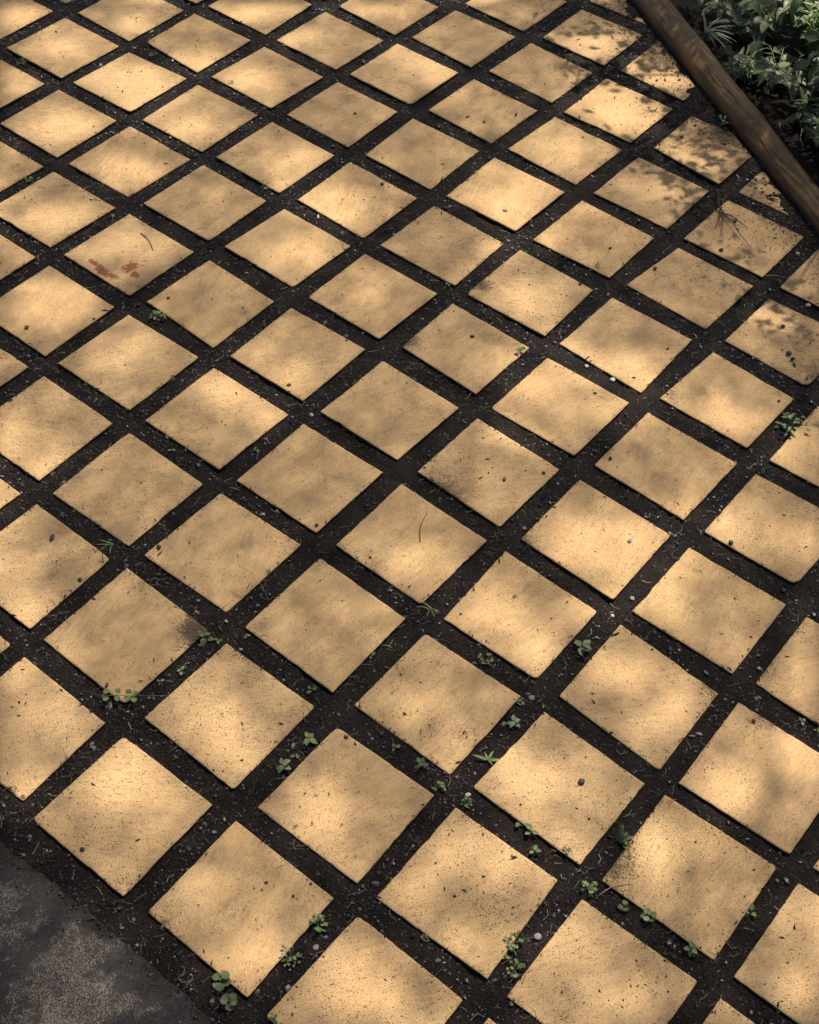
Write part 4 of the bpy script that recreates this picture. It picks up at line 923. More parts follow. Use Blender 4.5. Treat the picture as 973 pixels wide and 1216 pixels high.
def make_paver(k, r):
    i, j = r[0], r[1]
    L, T, R_, B = [np.array(p) for p in np.array(r[2:10]).reshape(4, 2)]
    c = (L + T + R_ + B) / 4
    if behind(np.array([c[0]]), np.array([c[1]]))[0] > 0.10 or (i, j) == SKIP_CELL: return None
    A_, B_ = np.meshgrid(TV, TV, indexing='ij')
    a, b = A_.ravel().copy(), B_.ravel().copy()
    rs = np.random.default_rng(1000 + (i + 40) * 97 + j)
    # a along u (L->B), b along v (L->T)
    rnd = ROUND.get((i, j), {})
    for ck, (sa, sb) in {'L': (-1, -1), 'T': (-1, 1), 'R': (1, 1), 'B': (1, -1)}.items():
        rho = .55 * rnd[ck] if ck in rnd else (0.012 + 0.045 * rs.random() ** 4)
        da = (a * sa - (1 - rho)) / rho; db = (b * sb - (1 - rho)) / rho
        s = (da > 0) & (db > 0)
        mx_ = np.maximum(da, db); ln = np.hypot(da, db) + 1e-9
        a = np.where(s, sa * ((1 - rho) + rho * da * mx_ / ln), a); b = np.where(s, sb * ((1 - rho) + rho * db * mx_ / ln), b)
    u = (a + 1) / 2; v = (b + 1) / 2
    P = (L[None] * ((1 - u) * (1 - v))[:, None] + B[None] * (u * (1 - v))[:, None] + T[None] * ((1 - u) * v)[:, None] + R_[None] * (u * v)[:, None])
    # ragged edge
    em_ = np.maximum(np.abs(A_), np.abs(B_)).ravel()
    jit = 0.0008 * fbm(P[:, 0], P[:, 1], 70 + k % 7, 90, 3) + 0.0035 * np.clip(fbm(P[:, 0], P[:, 1], 77, 28, 2) - .62, 0, 1) + 0.0004 * fbm(P[:, 0], P[:, 1], 90, 22, 2)
    P = P + (c - P) / 0.1 * (np.abs(jit) * (em_ > .9))[:, None]
    tilt = rs.normal(0, 0.006, 2)
    z = 0.0006 * fbm(P[:, 0], P[:, 1], 100 + k % 9, 16, 3) + (P - c) @ tilt
    z = z - 0.0009 * (em_ > .999)
    # dirt: near edges, corners and close to the timber
    d_edge = (1 - em_) * 0.0985
    dr = 0.20 * np.exp(-d_edge / 0.0045) + 0.22 * np.exp(-d_edge / 0.02) * (0.5 + 0.5 * fbm(P[:, 0], P[:, 1], 130, 12, 2))
    dr = dr + 0.26 * np.exp(-np.maximum(-behind(P[:, 0], P[:, 1]) - 0.02, 0) / 0.09)
    dr = dr + rs.random() ** 2 * 0.22
    for (cx_, cy_, rr, am) in SMUDGE.get((i, j), []):
        dr = dr + am * np.exp(-((P[:, 0] - cx_) ** 2 + (P[:, 1] - cy_) ** 2) / (2 * rr * rr))
    n = len(TV); idx = np.arange(n * n).reshape(n, n)
    F = np.stack([idx[:-1, :-1], idx[1:, :-1], idx[1:, 1:], idx[:-1, 1:]], -1).reshape(-1, 4)
    ring = np.concatenate([idx[:, 0], idx[-1, 1:], idx[::-1, -1][1:], idx[0, ::-1][1:-1]])
    V = np.c_[P - c, z]
    low = V[ring].copy(); low[:, 2] = -0.034; low[:, :2] *= 0.985
    o = len(V); m_ = len(ring); V = np.r_[V, low]; dr = np.r_[dr, np.full(m_, 36.0)]; dr[ring] = np.where(dr[ring] < .6, 0.0, dr[ring])
    nr = np.roll(np.arange(m_), -1)
    F2 = np.stack([ring, o + np.arange(m_), o + nr, ring[nr]], -1)
    st = (i, j) in (STAIN_CELL,)
    me = np_mesh('paver', V, np.r_[F, F2], M_PAV_ST if st else M_PAV, True, {'dirt': dr})
    fl = np.ones(len(me.polygons), bool); fl[len(F):] = False; me.polygons.foreach_set('use_smooth', fl)
    bc = behind(L[None, 0], L[None, 1]), behind(R_[None, 0], R_[None, 1]), behind(T[None, 0], T[None, 1]), behind(B[None, 0], B[None, 1])
    cut = max(float(q[0]) for q in bc) > -0.006
    if cut:
        bm = bmesh.new(); bm.from_mesh(me)
        ac = float(np.dot(c, TD)); f0, f1 = foot(ac - .1), foot(ac + .1)
        p0 = TD * (ac - .1) + TN * (f0 - 0.004 - 0.006 * rs.random()); p1 = TD * (ac + .1) + TN * (f1 - 0.004 - 0.006 * rs.random())
        dn = np.array((-(p1 - p0)[1], (p1 - p0)[0])); dn = dn * np.sign(dn @ TN)
        bmesh.ops.bisect_plane(bm, geom=bm.verts[:] + bm.edges[:] + bm.faces[:], plane_co=(p0[0] - c[0], p0[1] - c[1], 0), plane_no=(dn[0], dn[1], 0), clear_outer=True)
        if len(bm.verts) < 8: bm.free(); return None
        ed = [e for e in bm.edges if e.is_boundary and e.verts[0].co.z > -0.03 or False]
        bmesh.ops.holes_fill(bm, edges=[e for e in bm.edges if e.is_boundary], sides=0)
        bm.to_mesh(me); bm.free()
    ob = bpy.data.objects.new('paver', me); ob.location = (c[0], c[1], rs.normal(0, 0.0006))
    link(ob, patio)
    if cut: ob['label'] = 'paver cut off at an angle against the timber edging'
    if st: ob['label'] = 'paver with two rust red blotches'
    return ob
for k, r in enumerate(PAVERS): make_paver(k, r)

# ------------------------------------------------------------------ loose stones, crumbs: nobody could count them
ico = []
t_ = (1 + 5 ** .5) / 2
IV = np.array([(-1, t_, 0), (1, t_, 0), (-1, -t_, 0), (1, -t_, 0), (0, -1, t_), (0, 1, t_), (0, -1, -t_), (0, 1, -t_), (t_, 0, -1), (t_, 0, 1), (-t_, 0, -1), (-t_, 0, 1)]) / math.hypot(1, t_)
IF = np.array([(0, 11, 5), (0, 5, 1), (0, 1, 7), (0, 7, 10), (0, 10, 11), (1, 5, 9), (5, 11, 4), (11, 10, 2), (10, 7, 6), (7, 1, 8), (3, 9, 4), (3, 4, 2), (3, 2, 6), (3, 6, 8), (3, 8, 9), (4, 9, 5), (2, 4, 11), (6, 2, 10), (8, 6, 7), (9, 8, 1)])
OV = np.array([(1, 0, 0), (-1, 0, 0), (0, 1, 0), (0, -1, 0), (0, 0, 1), (0, 0, -1)], float)
OF = np.array([(0, 2, 4), (2, 1, 4), (1, 3, 4), (3, 0, 4), (2, 0, 5), (1, 2, 5), (3, 1, 5), (0, 3, 5)])
def scatter(name, xyz, size, stretch, base, faces, mat, jitter=0.25, flat=0.7, smooth=False):
    n = len(xyz); m_ = len(base)
    V = base[None] * (1 + rng.normal(0, jitter, (n, m_, 1))).clip(.4, 1.6)
    sc = np.stack([size * stretch, size, size * flat], -1)
    V = V * sc[:, None, :]
    th = rng.random(n) * 2 * math.pi; ph = rng.normal(0, .35, n)
    c, s = np.cos(ph), np.sin(ph); x = V[..., 0] * c[:, None] + V[..., 2] * s[:, None]; z = -V[..., 0] * s[:, None] + V[..., 2] * c[:, None]
    c, s = np.cos(th), np.sin(th); y = V[..., 1]
    V = np.stack([x * c[:, None] - y * s[:, None], x * s[:, None] + y * c[:, None], z], -1) + xyz[:, None]
    F = (faces[None] + (np.arange(n) * m_)[:, None, None]).reshape(-1, 3)
    return link(bpy.data.objects.new(name, np_mesh(name, V.reshape(-1, 3), F, mat, smooth)))

CAMP = np.array(m.translation); RW = np.array(rows)
def in_view(x, y, margin):
    p = np.stack([x, y, np.zeros_like(x)], -1) - CAMP
    q = p @ RW.T
    u = 486.5 + 1707.1 * q[..., 0] / q[..., 2]; v = 608 + 1707.1 * q[..., 1] / q[..., 2]
    return (u > -margin) & (u < 973 + margin) & (v > -margin) & (v < 1216 + margin)

n0 = 900000
x = rng.uniform(-2.5, 1.5, n0); y = rng.uniform(-0.78, 2.7, n0)
ok = in_view(x, y, 110) & (behind(x, y) < 0.01) & (rng.random(n0) < np.exp(-np.maximum(slab_edge(x) - y, 0) / (.014 + .05 * np.clip(.05 - x, 0, .4))))
x, y = x[ok], y[ok]
ok = in_quads(x, y, 0.002) < 0; x, y = x[ok], y[ok]
dens = (fbm(x, y, 200, 9, 2) * 0.6 + 0.75) * np.where(behind(x, y) > -.12, 1.2, .8)
ok = rng.random(len(x)) < dens; x, y = x[ok], y[ok]
size = np.exp(rng.normal(math.log(0.00115), 0.38, len(x))).clip(.0005, .0030)
big = rng.random(len(x)) < .05
size = np.where(big, np.exp(rng.normal(math.log(0.0024), 0.35, len(x))).clip(.0015, .0058), size)
gz = np.where(y < slab_edge(x) - .004, -.0015, soil_z(x, y)) + size * 0.25
M_GRAV = island_material('gravel', [(0, (.003, .0025, .0022)), (.42, (.012, .009, .008)), (.70, (.034, .026, .024)), (.92, (.085, .070, .067)), (1, (.17, .15, .14))], 0.33, 0.55, 500)
for sel, bv, bf in ((~big, OV, OF), (big, IV, IF)):
    g = scatter('gravel' if bf is IF else 'grit', np.stack([x, y, gz], -1)[sel], size[sel], rng.uniform(1, 1.6, sel.sum()), bv, bf, M_GRAV, 0.16, 0.65)
    tag(g, 'small dark stones lying in the soil joints' if bf is IF else 'fine dark grit lying in the soil joints', kind='stuff')
print('gravel', len(x))

# crumbs of soil and bark on the paver tops
n0 = 230000
x = rng.uniform(-2.4, 1.4, n0); y = rng.uniform(-0.66, 2.7, n0)
ok = in_view(x, y, 60) & (behind(x, y) < 0.0); x, y = x[ok], y[ok]
pq = in_quads(x, y, -0.0005); ok = pq >= 0; x, y, pq = x[ok], y[ok], pq[ok]
bd = -behind(x, y)
prob = 0.05 + 0.10 * (fbm(x, y, 220, 10, 3) > 0.35) + 0.95 * np.exp(-bd / 0.10)
edge_free = in_quads(x, y, -0.006) >= 0
prob = np.where(edge_free, prob, prob + 0.55)
ok = rng.random(len(x)) < prob; x, y = x[ok], y[ok]; bd = bd[ok]
size = np.exp(rng.normal(math.log(0.00072), 0.42, len(x))) * (1 + 2.2 * np.exp(-bd / 0.07) * rng.random(len(x)) ** 2)
g = scatter('soil_crumbs', np.stack([x, y, size * .4 + .0004], -1), size, rng.choice([1.0, 1.3, 2.2, 4.0], len(x)), OV, OF,
            island_material('crumbs', [(0, (.010, .007, .006)), (.75, (.03, .019, .013)), (1, (.12, .07, .04))], .8, .2), .2, .5)
tag(g, 'tiny dark crumbs of soil and bark scattered on the pavers', kind='stuff')
print('crumbs', len(x))

# ------------------------------------------------------------------ leaves (shared meshes, 1 m long along +X)
def leaf_mesh(name, width, prof, segs, droop, fold, mat, wave=0.0, petiole=0.0, seed=0):
    r = random.Random(seed)
    V, F, UV = [], [], []
    for k in range(segs + 1):
        t = k / segs; w = width * prof(t)
        xx = petiole + t * (1 - petiole); zz = -droop * t * t + 0.0
        yy = 0.0
        wv = wave * math.sin(t * 9 + seed) * 0.5
        V += [(xx, yy - w, zz + w * fold + wv), (xx, yy, zz), (xx, yy + w, zz + w * fold - wv)]
        UV += [(0, t), (.5, t), (1, t)]
    for k in range(segs):
        a = k * 3
        F += [(a, a + 3, a + 4, a + 1), (a + 1, a + 4, a + 5, a + 2)]
    if petiole:
        o = len(V); V += [(0, -.012, 0), (0, .012, 0), (petiole, .012, 0), (petiole, -.012, 0)]; UV += [(.5, 0)] * 4
        F.append((o, o + 3, o + 2, o + 1))
    me = bpy.data.meshes.new(name); me.from_pydata(V, [], F)
    ul = me.uv_layers.new(name='UVMap')
    for lp in me.loops: ul.data[lp.index].uv = UV[lp.vertex_index]
    for p in me.polygons: p.use_smooth = True
    me.materials.append(mat)
    return me
P_OV = lambda t: max(0.0, math.sin(math.pi * min(1, t) ** 0.75)) ** 0.9
P_RD = lambda t: max(0.0, 1 - (2 * t - 1) ** 2) ** 0.5
P_PT = lambda t: (1 - t) ** 0.8 * min(1, t * 5) ** 0.6
P_BL = lambda t: min(1, t * 8 + .5) * (1 - t ** 3)
ML_WEED = leaf_material('weed_leaf', (0.100, 0.165, 0.035), (0.185, 0.250, 0.075), (0.24, 0.31, 0.12))
ML_DARK = leaf_material('dull_weed_leaf', (0.070, 0.115, 0.030), (0.120, 0.165, 0.060), (0.16, 0.2, 0.09))
ML_PALE = leaf_material('pale_weed_leaf', (0.15, 0.20, 0.10), (0.24, 0.28, 0.16), (0.30, 0.34, 0.2))
ML_STRAW = leaf_material('straw', (0.25, 0.20, 0.11), (0.33, 0.29, 0.15), (0.35, 0.3, 0.18))
ML_SHRUB = leaf_material('shrub_leaf', (0.075, 0.120, 0.045), (0.175, 0.220, 0.105), (0.19, 0.24, 0.12), 0.45)
ML_BIG = leaf_material('broad_leaf', (0.085, 0.115, 0.065), (0.125, 0.160, 0.095), (0.15, 0.19, 0.11), 0.5)
ML_FERN = leaf_material('fern_leaf', (0.09, 0.22, 0.02), (0.16, 0.32, 0.04), (0.2, 0.35, 0.08))
ML_STRIPE = leaf_material('striped_leaf', (0.07, 0.13, 0.06), (0.09, 0.15, 0.07), stripe=True)
ML_DEAD = leaf_material('dead_leaf', (0.11, 0.075, 0.05), (0.22, 0.15, 0.10), (0.2, 0.14, 0.1), 0.8, 0.1)
def lib(mat, key, kind):
    if kind == 'round': return [leaf_mesh('leaf', .36, P_RD, 6, d, .25, mat, .02, .22, s) for s, d in enumerate((.12, .3, -.05))]
    if kind == 'ovate': return [leaf_mesh('leaf', .25, P_OV, 6, d, .3, mat, .03, .12, s) for s, d in enumerate((.15, .4, .0))]
    if kind == 'narrow': return [leaf_mesh('leaf', .115, P_OV, 7, d, .35, mat, .015, .0, s) for s, d in enumerate((.1, .4, .2))]
    if kind == 'blade': return [leaf_mesh('blade', .035, P_BL, 8, d, .4, mat, .0, .0, s) for s, d in enumerate((.15, .5, .9))]
    if kind == 'pointed': return [leaf_mesh('leaf', .33, P_PT, 7, d, .22, mat, .03, .1, s) for s, d in enumerate((.2, .45, .1))]
LIB = {}
def leaves(mat, kind):
    key = (mat.name, kind)
    if key not in LIB: LIB[key] = lib(mat, key, kind)
    return LIB[key]

def put_leaf(parent, mat, kind, base, az, el, L, roll=0.0, sx=1.0, name=None):
    me = random.choice(leaves(mat, kind))
    o = bpy.data.objects.new(name or ('blade' if kind == 'blade' else 'leaf'), me)
    q = Matrix.Rotation(az, 4, 'Z') @ Matrix.Rotation(-el, 4, 'Y') @ Matrix.Rotation(roll, 4, 'X')
    o.matrix_local = Matrix.Translation(base) @ q @ Matrix.Diagonal((L, L * sx, L, 1))
    return link(o, parent)

def tube(pts, r0, r1, sides=5):
    V, F = [], []
    pts = [Vector(p) for p in pts]; n = len(pts)
    for k, p in enumerate(pts):
        d = (pts[min(k + 1, n - 1)] - pts[max(k - 1, 0)]).normalized()
        a = d.cross(Vector((0.3, 0.2, 1))).normalized(); b = d.cross(a)
        r = r0 + (r1 - r0) * k / (n - 1)
        V += [tuple(p + (a * math.cos(2 * math.pi * s / sides) + b * math.sin(2 * math.pi * s / sides)) * r) for s in range(sides)]
    for k in range(n - 1):
        for s in range(sides):
            F.append((k * sides + s, k * sides + (s + 1) % sides, (k + 1) * sides + (s + 1) % sides, (k + 1) * sides + s))
    F.append(tuple(range(sides))[::-1]); F.append(tuple((n - 1) * sides + s for s in range(sides)))
    return V, F

def tubes_mesh(name, tl, mat, smooth=True):
    V, F = [], []
    for t in tl:
        v, f = t; o = len(V); V += v; F += [tuple(i + o for i in q) for q in f]
    me = bpy.data.meshes.new(name); me.from_pydata(V, [], F)
    for p in me.polygons: p.use_smooth = smooth
    me.materials.append(mat); return me

def bend(p, d, n, turn, rise=0.0, grav=0.0):
    out = [Vector(p)]; d = Vector(d)
    for k in range(n):
        d = d + Vector((random.gauss(0, turn), random.gauss(0, turn), random.gauss(0, turn) - grav)) * d.length
        out.append(out[-1] + d)
    return out

M_STEM = plain('green_stem', (0.12, 0.16, 0.07)); M_DRY = plain('dry_stem', (0.30, 0.22, 0.15)); M_TWIG = plain('twig', (0.055, 0.035, 0.025))

# ------------------------------------------------------------------ weeds in the joints
def make_weed(x, y, kind, s, label):
    s *= .86
    z = float(soil_z(np.array([x]), np.array([y]))[0])
    if in_quads(np.array([x]), np.array([y]), -.002)[0] >= 0: z = 0.0005
    small = s < 0.0
    root = empty('weed', (x, y, z)); tag(root, label, 'weed', 'small weeds growing in the soil joints')
    R = random.random; stems = []
    if kind == 'clover':
        n = 9 + int(s * 400)
        for k in range(n):
            az = R() * 6.28; r = s * .45 * R() ** .6; h = s * (.12 + .45 * R())
            top = (r * math.cos(az), r * math.sin(az), h); stems.append(tube([(0, 0, 0), (top[0] * .5, top[1] * .5, h * .6), top], .0004, .0003, 4))
            put_leaf(root, random.choice((ML_WEED, ML_DARK)), 'round', top, az + random.gauss(0, .8), random.uniform(-.2, .5), s * random.uniform(.28, .45), 0, 1.1)
    elif kind == 'bush':
        for k in range(26):
            az = R() * 6.28; r = s * .7 * R() ** .6; h = s * (.15 + .55 * R())
            top = (r * math.cos(az), r * math.sin(az), h); stems.append(tube([(0, 0, 0), (top[0] * .4, top[1] * .4, h * .6), top], .0005, .0003, 4))
            put_leaf(root, random.choice((ML_DARK, ML_WEED, ML_PALE)), 'ovate', top, az + random.gauss(0, .7), random.uniform(-.3, .4), s * random.uniform(.2, .38), 0, 1.15)
    elif kind == 'leafy':
        n = random.choice((4, 5, 6)) if s > .016 else 3; a0 = R() * 6.28; mt = random.choice((ML_WEED, ML_WEED, ML_DARK))
        if 'pale' in label: mt = ML_PALE
        if 'dark' in label or 'dull' in label: mt = ML_DARK
        for k in range(n):
            az = a0 + k * 2.4; h = s * (.15 + .12 * k)
            put_leaf(root, mt, 'round' if ('round' in label or 'clover' in label) else 'ovate', (0, 0, h), az, random.uniform(-.05, .4), s * random.uniform(.55, .85), 0, 1.25)
        stems.append(tube([(0, 0, 0), (s * .05, 0, s * .5), (0, 0, s * (.15 + .12 * n))], .0006, .0004, 4))
    elif kind == 'star':
        for az, L in ((.62, 1.0), (1.75, .75), (3.55, 1.05), (2.6, .6), (-.25, .5)):
            put_leaf(root, ML_WEED, 'narrow', (0, 0, .004), az, .25, s * L)
        stems.append(tube([(0, 0, 0), (0, 0, .003), (0, 0, .006)], .0012, .0008, 5))
    elif kind == 'tuft':
        for k in range(11):
            az = 1.0 + random.gauss(0, .8); 
            put_leaf(root, random.choice((ML_WEED, ML_PALE)), 'narrow', (random.gauss(0, .002), random.gauss(0, .002), 0), az, random.uniform(.75, 1.35), s * random.uniform(.6, 1.1), random.gauss(0, .5))
        put_leaf(root, ML_DARK, 'narrow', (.004, 0, .001), -.2, .2, s * .9)
        stems.append(tube([(0, 0, -.002), (0, 0, .002), (0, 0, .005)], .002, .0014, 5))
    elif kind in ('blade', 'grass'):
        n = 3 if kind == 'blade' else 8
        for k in range(n):
            mt = ML_STRAW if ('straw' in label or 'pale' in label) and R() < .7 else random.choice((ML_WEED, ML_DARK))
            put_leaf(root, mt, 'blade', (random.gauss(0, .003), random.gauss(0, .003), 0), R() * 6.28, random.uniform(.1, .9), s * random.uniform(.6, 1.25), 0, 1.1)
        stems.append(tube([(0, 0, -.001), (0, .0005, .001), (0, 0, .003)], .0008, .0006, 4))
    elif kind == 'curl':
        for k in range(3):
            a0 = R() * 6.28; pts = []
            for q in range(9):
                a = a0 + q * .45; rr = s * (.25 + .2 * k)
                pts.append((rr * (math.cos(a) - math.cos(a0)), rr * (math.sin(a) - math.sin(a0)), .001 + s * .35 * math.sin(q / 8 * 3.1)))
            stems.append(tube(pts, .0007, .0004, 4))
        put_leaf(root, ML_PALE, 'ovate', pts[-1], a0, .2, s * .35)
    elif kind == 'runner':
        root.location = (x, y, .001)
        p0 = [(-.052, .034, -.006), (-.03, .014, 0.0), (-.01, 0.0, .004), (.012, .012, .005), (.026, .016, .002)]
        p0 = [(-.030, -.020, 0), (-.014, -.012, .004), (0, 0, .005), (.014, .010, .005), (.040, .034, .003), (.060, .052, .002)]
        stems.append(tube(p0, .0006, .0004, 4))
        for (ax, ay, az_) in ((-.014, -.012, .004), (0, 0, .005), (.014, .010, .005), (.022, .016, .004)):
            for sgn in (1, -1): put_leaf(root, ML_WEED, 'round', (ax, ay, az_), .75 + sgn * 1.5, .2, .0115, 0, 1.2)
    me = tubes_mesh('stem', stems, M_STEM); link(bpy.data.objects.new('stem', me), root)
for w in WEEDS: make_weed(*w)

# ------------------------------------------------------------------ single stones and twigs
M_PB = {'dark': plain('dark_stone', (0.030, 0.022, 0.018), .6), 'grey': plain('grey_stone', (0.17, 0.16, 0.15), .7), 'seed': plain('seed_husk', (0.035, 0.022, 0.015), .5), 'white': plain('pale_stone', (0.38, 0.35, 0.31), .7)}
bm = bmesh.new(); bmesh.ops.create_icosphere(bm, subdivisions=2, radius=1.0); SV_ = np.array([v.co for v in bm.verts]); SF_ = np.array([[v.index for v in f.verts] for f in bm.faces]); bm.free()
for (x, y, kind, s, label) in PEBBLES:
    d = SV_.copy(); r = s / 2
    ang = SV_ @ rng.normal(0, 1, (3, 5)); d = d * (1 + 0.10 * np.sin(ang * 1.7 + rng.random(5) * 6).mean(1))[:, None]
    for q in range(4):                                           # flat broken facets
        nv = rng.normal(0, 1, 3); nv /= np.linalg.norm(nv); lim = rng.uniform(.62, .85); pr = d @ nv
        d = d - np.outer(np.maximum(pr - lim, 0), nv)
    st = {'seed': (1.0, .5, .4)}.get(kind, (1.0, rng.uniform(.75, .95), rng.uniform(.5, .65)))
    d = d * np.array(st) * r; th = rng.random() * 6.28 if kind != 'seed' else 2.1
    c_, s_ = math.cos(th), math.sin(th); d = np.c_[d[:, 0] * c_ - d[:, 1] * s_, d[:, 0] * s_ + d[:, 1] * c_, d[:, 2]]
    onp = in_quads(np.array([x]), np.array([y]))[0] >= 0
    zz = r * st[2] * .8 + (0 if onp else float(soil_z(np.array([x]), np.array([y]))[0]))
    o = bpy.data.objects.new('seed_pod' if kind == 'seed' else 'pebble', np_mesh('pebble', d, SF_, M_PB[kind], kind == 'seed'))
    o.location = (x, y, zz); link(o)
    tag(o, label, 'seed' if kind == 'seed' else 'pebble', None if kind == 'seed' else 'loose pebbles on the pavers and in the joints')

for (x0, y0, x1, y1, label) in TWIGS:
    mx_, my_ = (x0 + x1) / 2, (y0 + y1) / 2; nx_, ny_ = -(y1 - y0), x1 - x0
    straw = 'straw' in label
    pts = [(x0, y0, .0012), (mx_ * .5 + x0 * .5 + nx_ * .06, my_ * .5 + y0 * .5 + ny_ * .06, .002), (mx_ + nx_ * .09, my_ + ny_ * .09, .0026), (mx_ * .5 + x1 * .5 + nx_ * .05, my_ * .5 + y1 * .5 + ny_ * .05, .002), (x1, y1, .0012)]
    o = link(bpy.data.objects.new('twig', tubes_mesh('twig', [tube(pts, .0010 if not straw else .0009, .0005)], M_DRY if (straw or 'brown' in label) else M_TWIG)))
    tag(o, label, 'twig')
# branched dry twig by the upper right pavers
bx, by = TWIG_BRANCH
o = empty('dry_twig', (bx, by, .002)); tag(o, 'branched dry twig with fine side shoots lying across an upper right paver', 'twig')
tl = []
for dx, dy, L in ((.115, -.060, 1), (.075, -.005, 1), (.06, -.085, .8), (-.055, .075, 1), (-.03, .085, .7), (.03, -.07, .7)):
    tl.append(tube([(0, 0, .004), (dx * .35, dy * .3, .009), (dx * .7, dy * .75, .005), (dx * L, dy * L, .001)], .0014, .0006))
link(bpy.data.objects.new('stem', tubes_mesh('stem', tl, plain('brown_twig', (.055, .033, .02)))), o)

# fallen pale stalks and grass bits in the joints
tl = []
x = rng.uniform(-2.2, 1.2, 26000); y = rng.uniform(-0.62, 2.5, 26000)
ok = in_view(x, y, 40) & (behind(x, y) < -0.01) & (y > SLAB_Y); x, y = x[ok], y[ok]
ok = in_quads(x, y, -.004) < 0; x, y = x[ok], y[ok]
sz = soil_z(x, y)
for k in range(min(2600, len(x))):
    a = random.random() * 6.28; L = random.uniform(.006, .022); c_ = random.gauss(0, .3)
    p = Vector((x[k], y[k], sz[k] + .0035))
    tl.append(tube([p, p + Vector((math.cos(a), math.sin(a), random.uniform(-.05, .25))) * L * .5, p + Vector((math.cos(a + c_), math.sin(a + c_), .1)) * L], .00055, .0003, 3))
g = link(bpy.data.objects.new('plant_litter', tubes_mesh('plant_litter', tl, island_material('litter', [(0, (.05, .035, .025)), (.45, (.14, .10, .07)), (.8, (.11, .15, .06)), (1, (.40, .34, .24))], .8, .3), False)))
tag(g, 'fine dry stalks and grass bits strewn in the joints', kind='stuff')

# ------------------------------------------------------------------ timber edging
a0, a1, na = -1.6, 3.2, 260
aa = np.linspace(a0, a1, na)
prof = [(0.0, -.03), (-.001, .004), (.002, .020), (.008, .034), (.018, .043), (.030, .048), (.75, .0505), (.96, .047), (1.0, .036), (1.02, .01), (1.02, -.03)]
V = []; D = []
for k, a in enumerate(aa):
    f0 = float(foot(a)); w = max(float(crest(a)) - f0, .03) + .004
    wob = float(value_noise(np.array([a]), np.array([0.]), 300, 7)[0])
    for (o_, z_) in prof:
        b_ = f0 + (o_ if abs(o_) < .5 else o_ * w)
        rr = .0022 * float(fbm(np.array([a]), np.array([o_ * 2 + z_ * 12]), 310, 7, 4)[0])
        rr2 = .0012 * float(value_noise(np.array([a * .15]), np.array([o_ * 9 + z_ * 60]), 320, 30)[0])
        p = TD * a + TN * b_
        V.append((p[0], p[1], z_ * (1 + .06 * wob) + rr + rr2)); D.append(max(0.0, 1.0 - (z_ - 0.004) / .022) if o_ < .5 else (0.5 if z_ < .04 else 0.0))
V = np.array(V); nprof = len(prof)
# long shrinkage crack and a butt joint pressed into the wood
al = V[:, :2] @ TD; ac = V[:, :2] @ TN - foot(al)
ci = np.arange(len(V)) % nprof
idx = np.arange(na * nprof).reshape(na, nprof)
F = np.stack([idx[:-1, :-1], idx[:-1, 1:], idx[1:, 1:], idx[1:, :-1]], -1).reshape(-1, 4)[:, ::-1]
# local frame: X along the grain
o3 = np.array([TD[0] * 1.0 + TN[0] * 1.4, TD[1] * 1.0 + TN[1] * 1.4, 0])
Mt = Matrix(((TD[0], -TN[0], 0, o3[0]), (TD[1], -TN[1], 0, o3[1]), (0, 0, 1, 0), (0, 0, 0, 1)))
Vl = np.array([tuple(Mt.inverted() @ Vector(v)) for v in V])
timber = link(bpy.data.objects.new('timber_edging', np_mesh('timber_edging', Vl, F[:, ::-1], timber_material(), True, {'dirt': D})))
timber.matrix_world = Mt
tag(timber, 'low weathered brown timber edging between the paving and the planted bed', 'edging')
M_CR = plain('crack', (0.012, 0.008, 0.006))
def surf(a, b):  # point on the timber's upper surface
    f0 = float(foot(a)); z = np.interp(b, [-.001, .002, .008, .018, .030, .05], [.004, .020, .034, .043, .048, .050])
    p = TD * a + TN * (f0 + b); return Vector((p[0], p[1], z))
def crack(pts, w):
    tl = [tube([Mt.inverted() @ surf(a, b) for a, b in pts], w, w * .4, 4)]
    o = bpy.data.objects.new('crack', tubes_mesh('crack', tl, M_CR)); link(o, timber)
def alen(x, y): return x * TD[0] + y * TD[1]
ja = JOINT_A
crack([(ja + .006, .002), (ja + .003, .012), (ja, .024), (ja - .004, .040)], .0009)
crack([(ja - .002 - k * .03, .014 + .004 * math.sin(k * 1.3) + .0012 * k) for k in range(9)], .0010)
crack([(ja - .28 - k * .03, .010 + .003 * math.sin(k)) for k in range(9)], .0011)

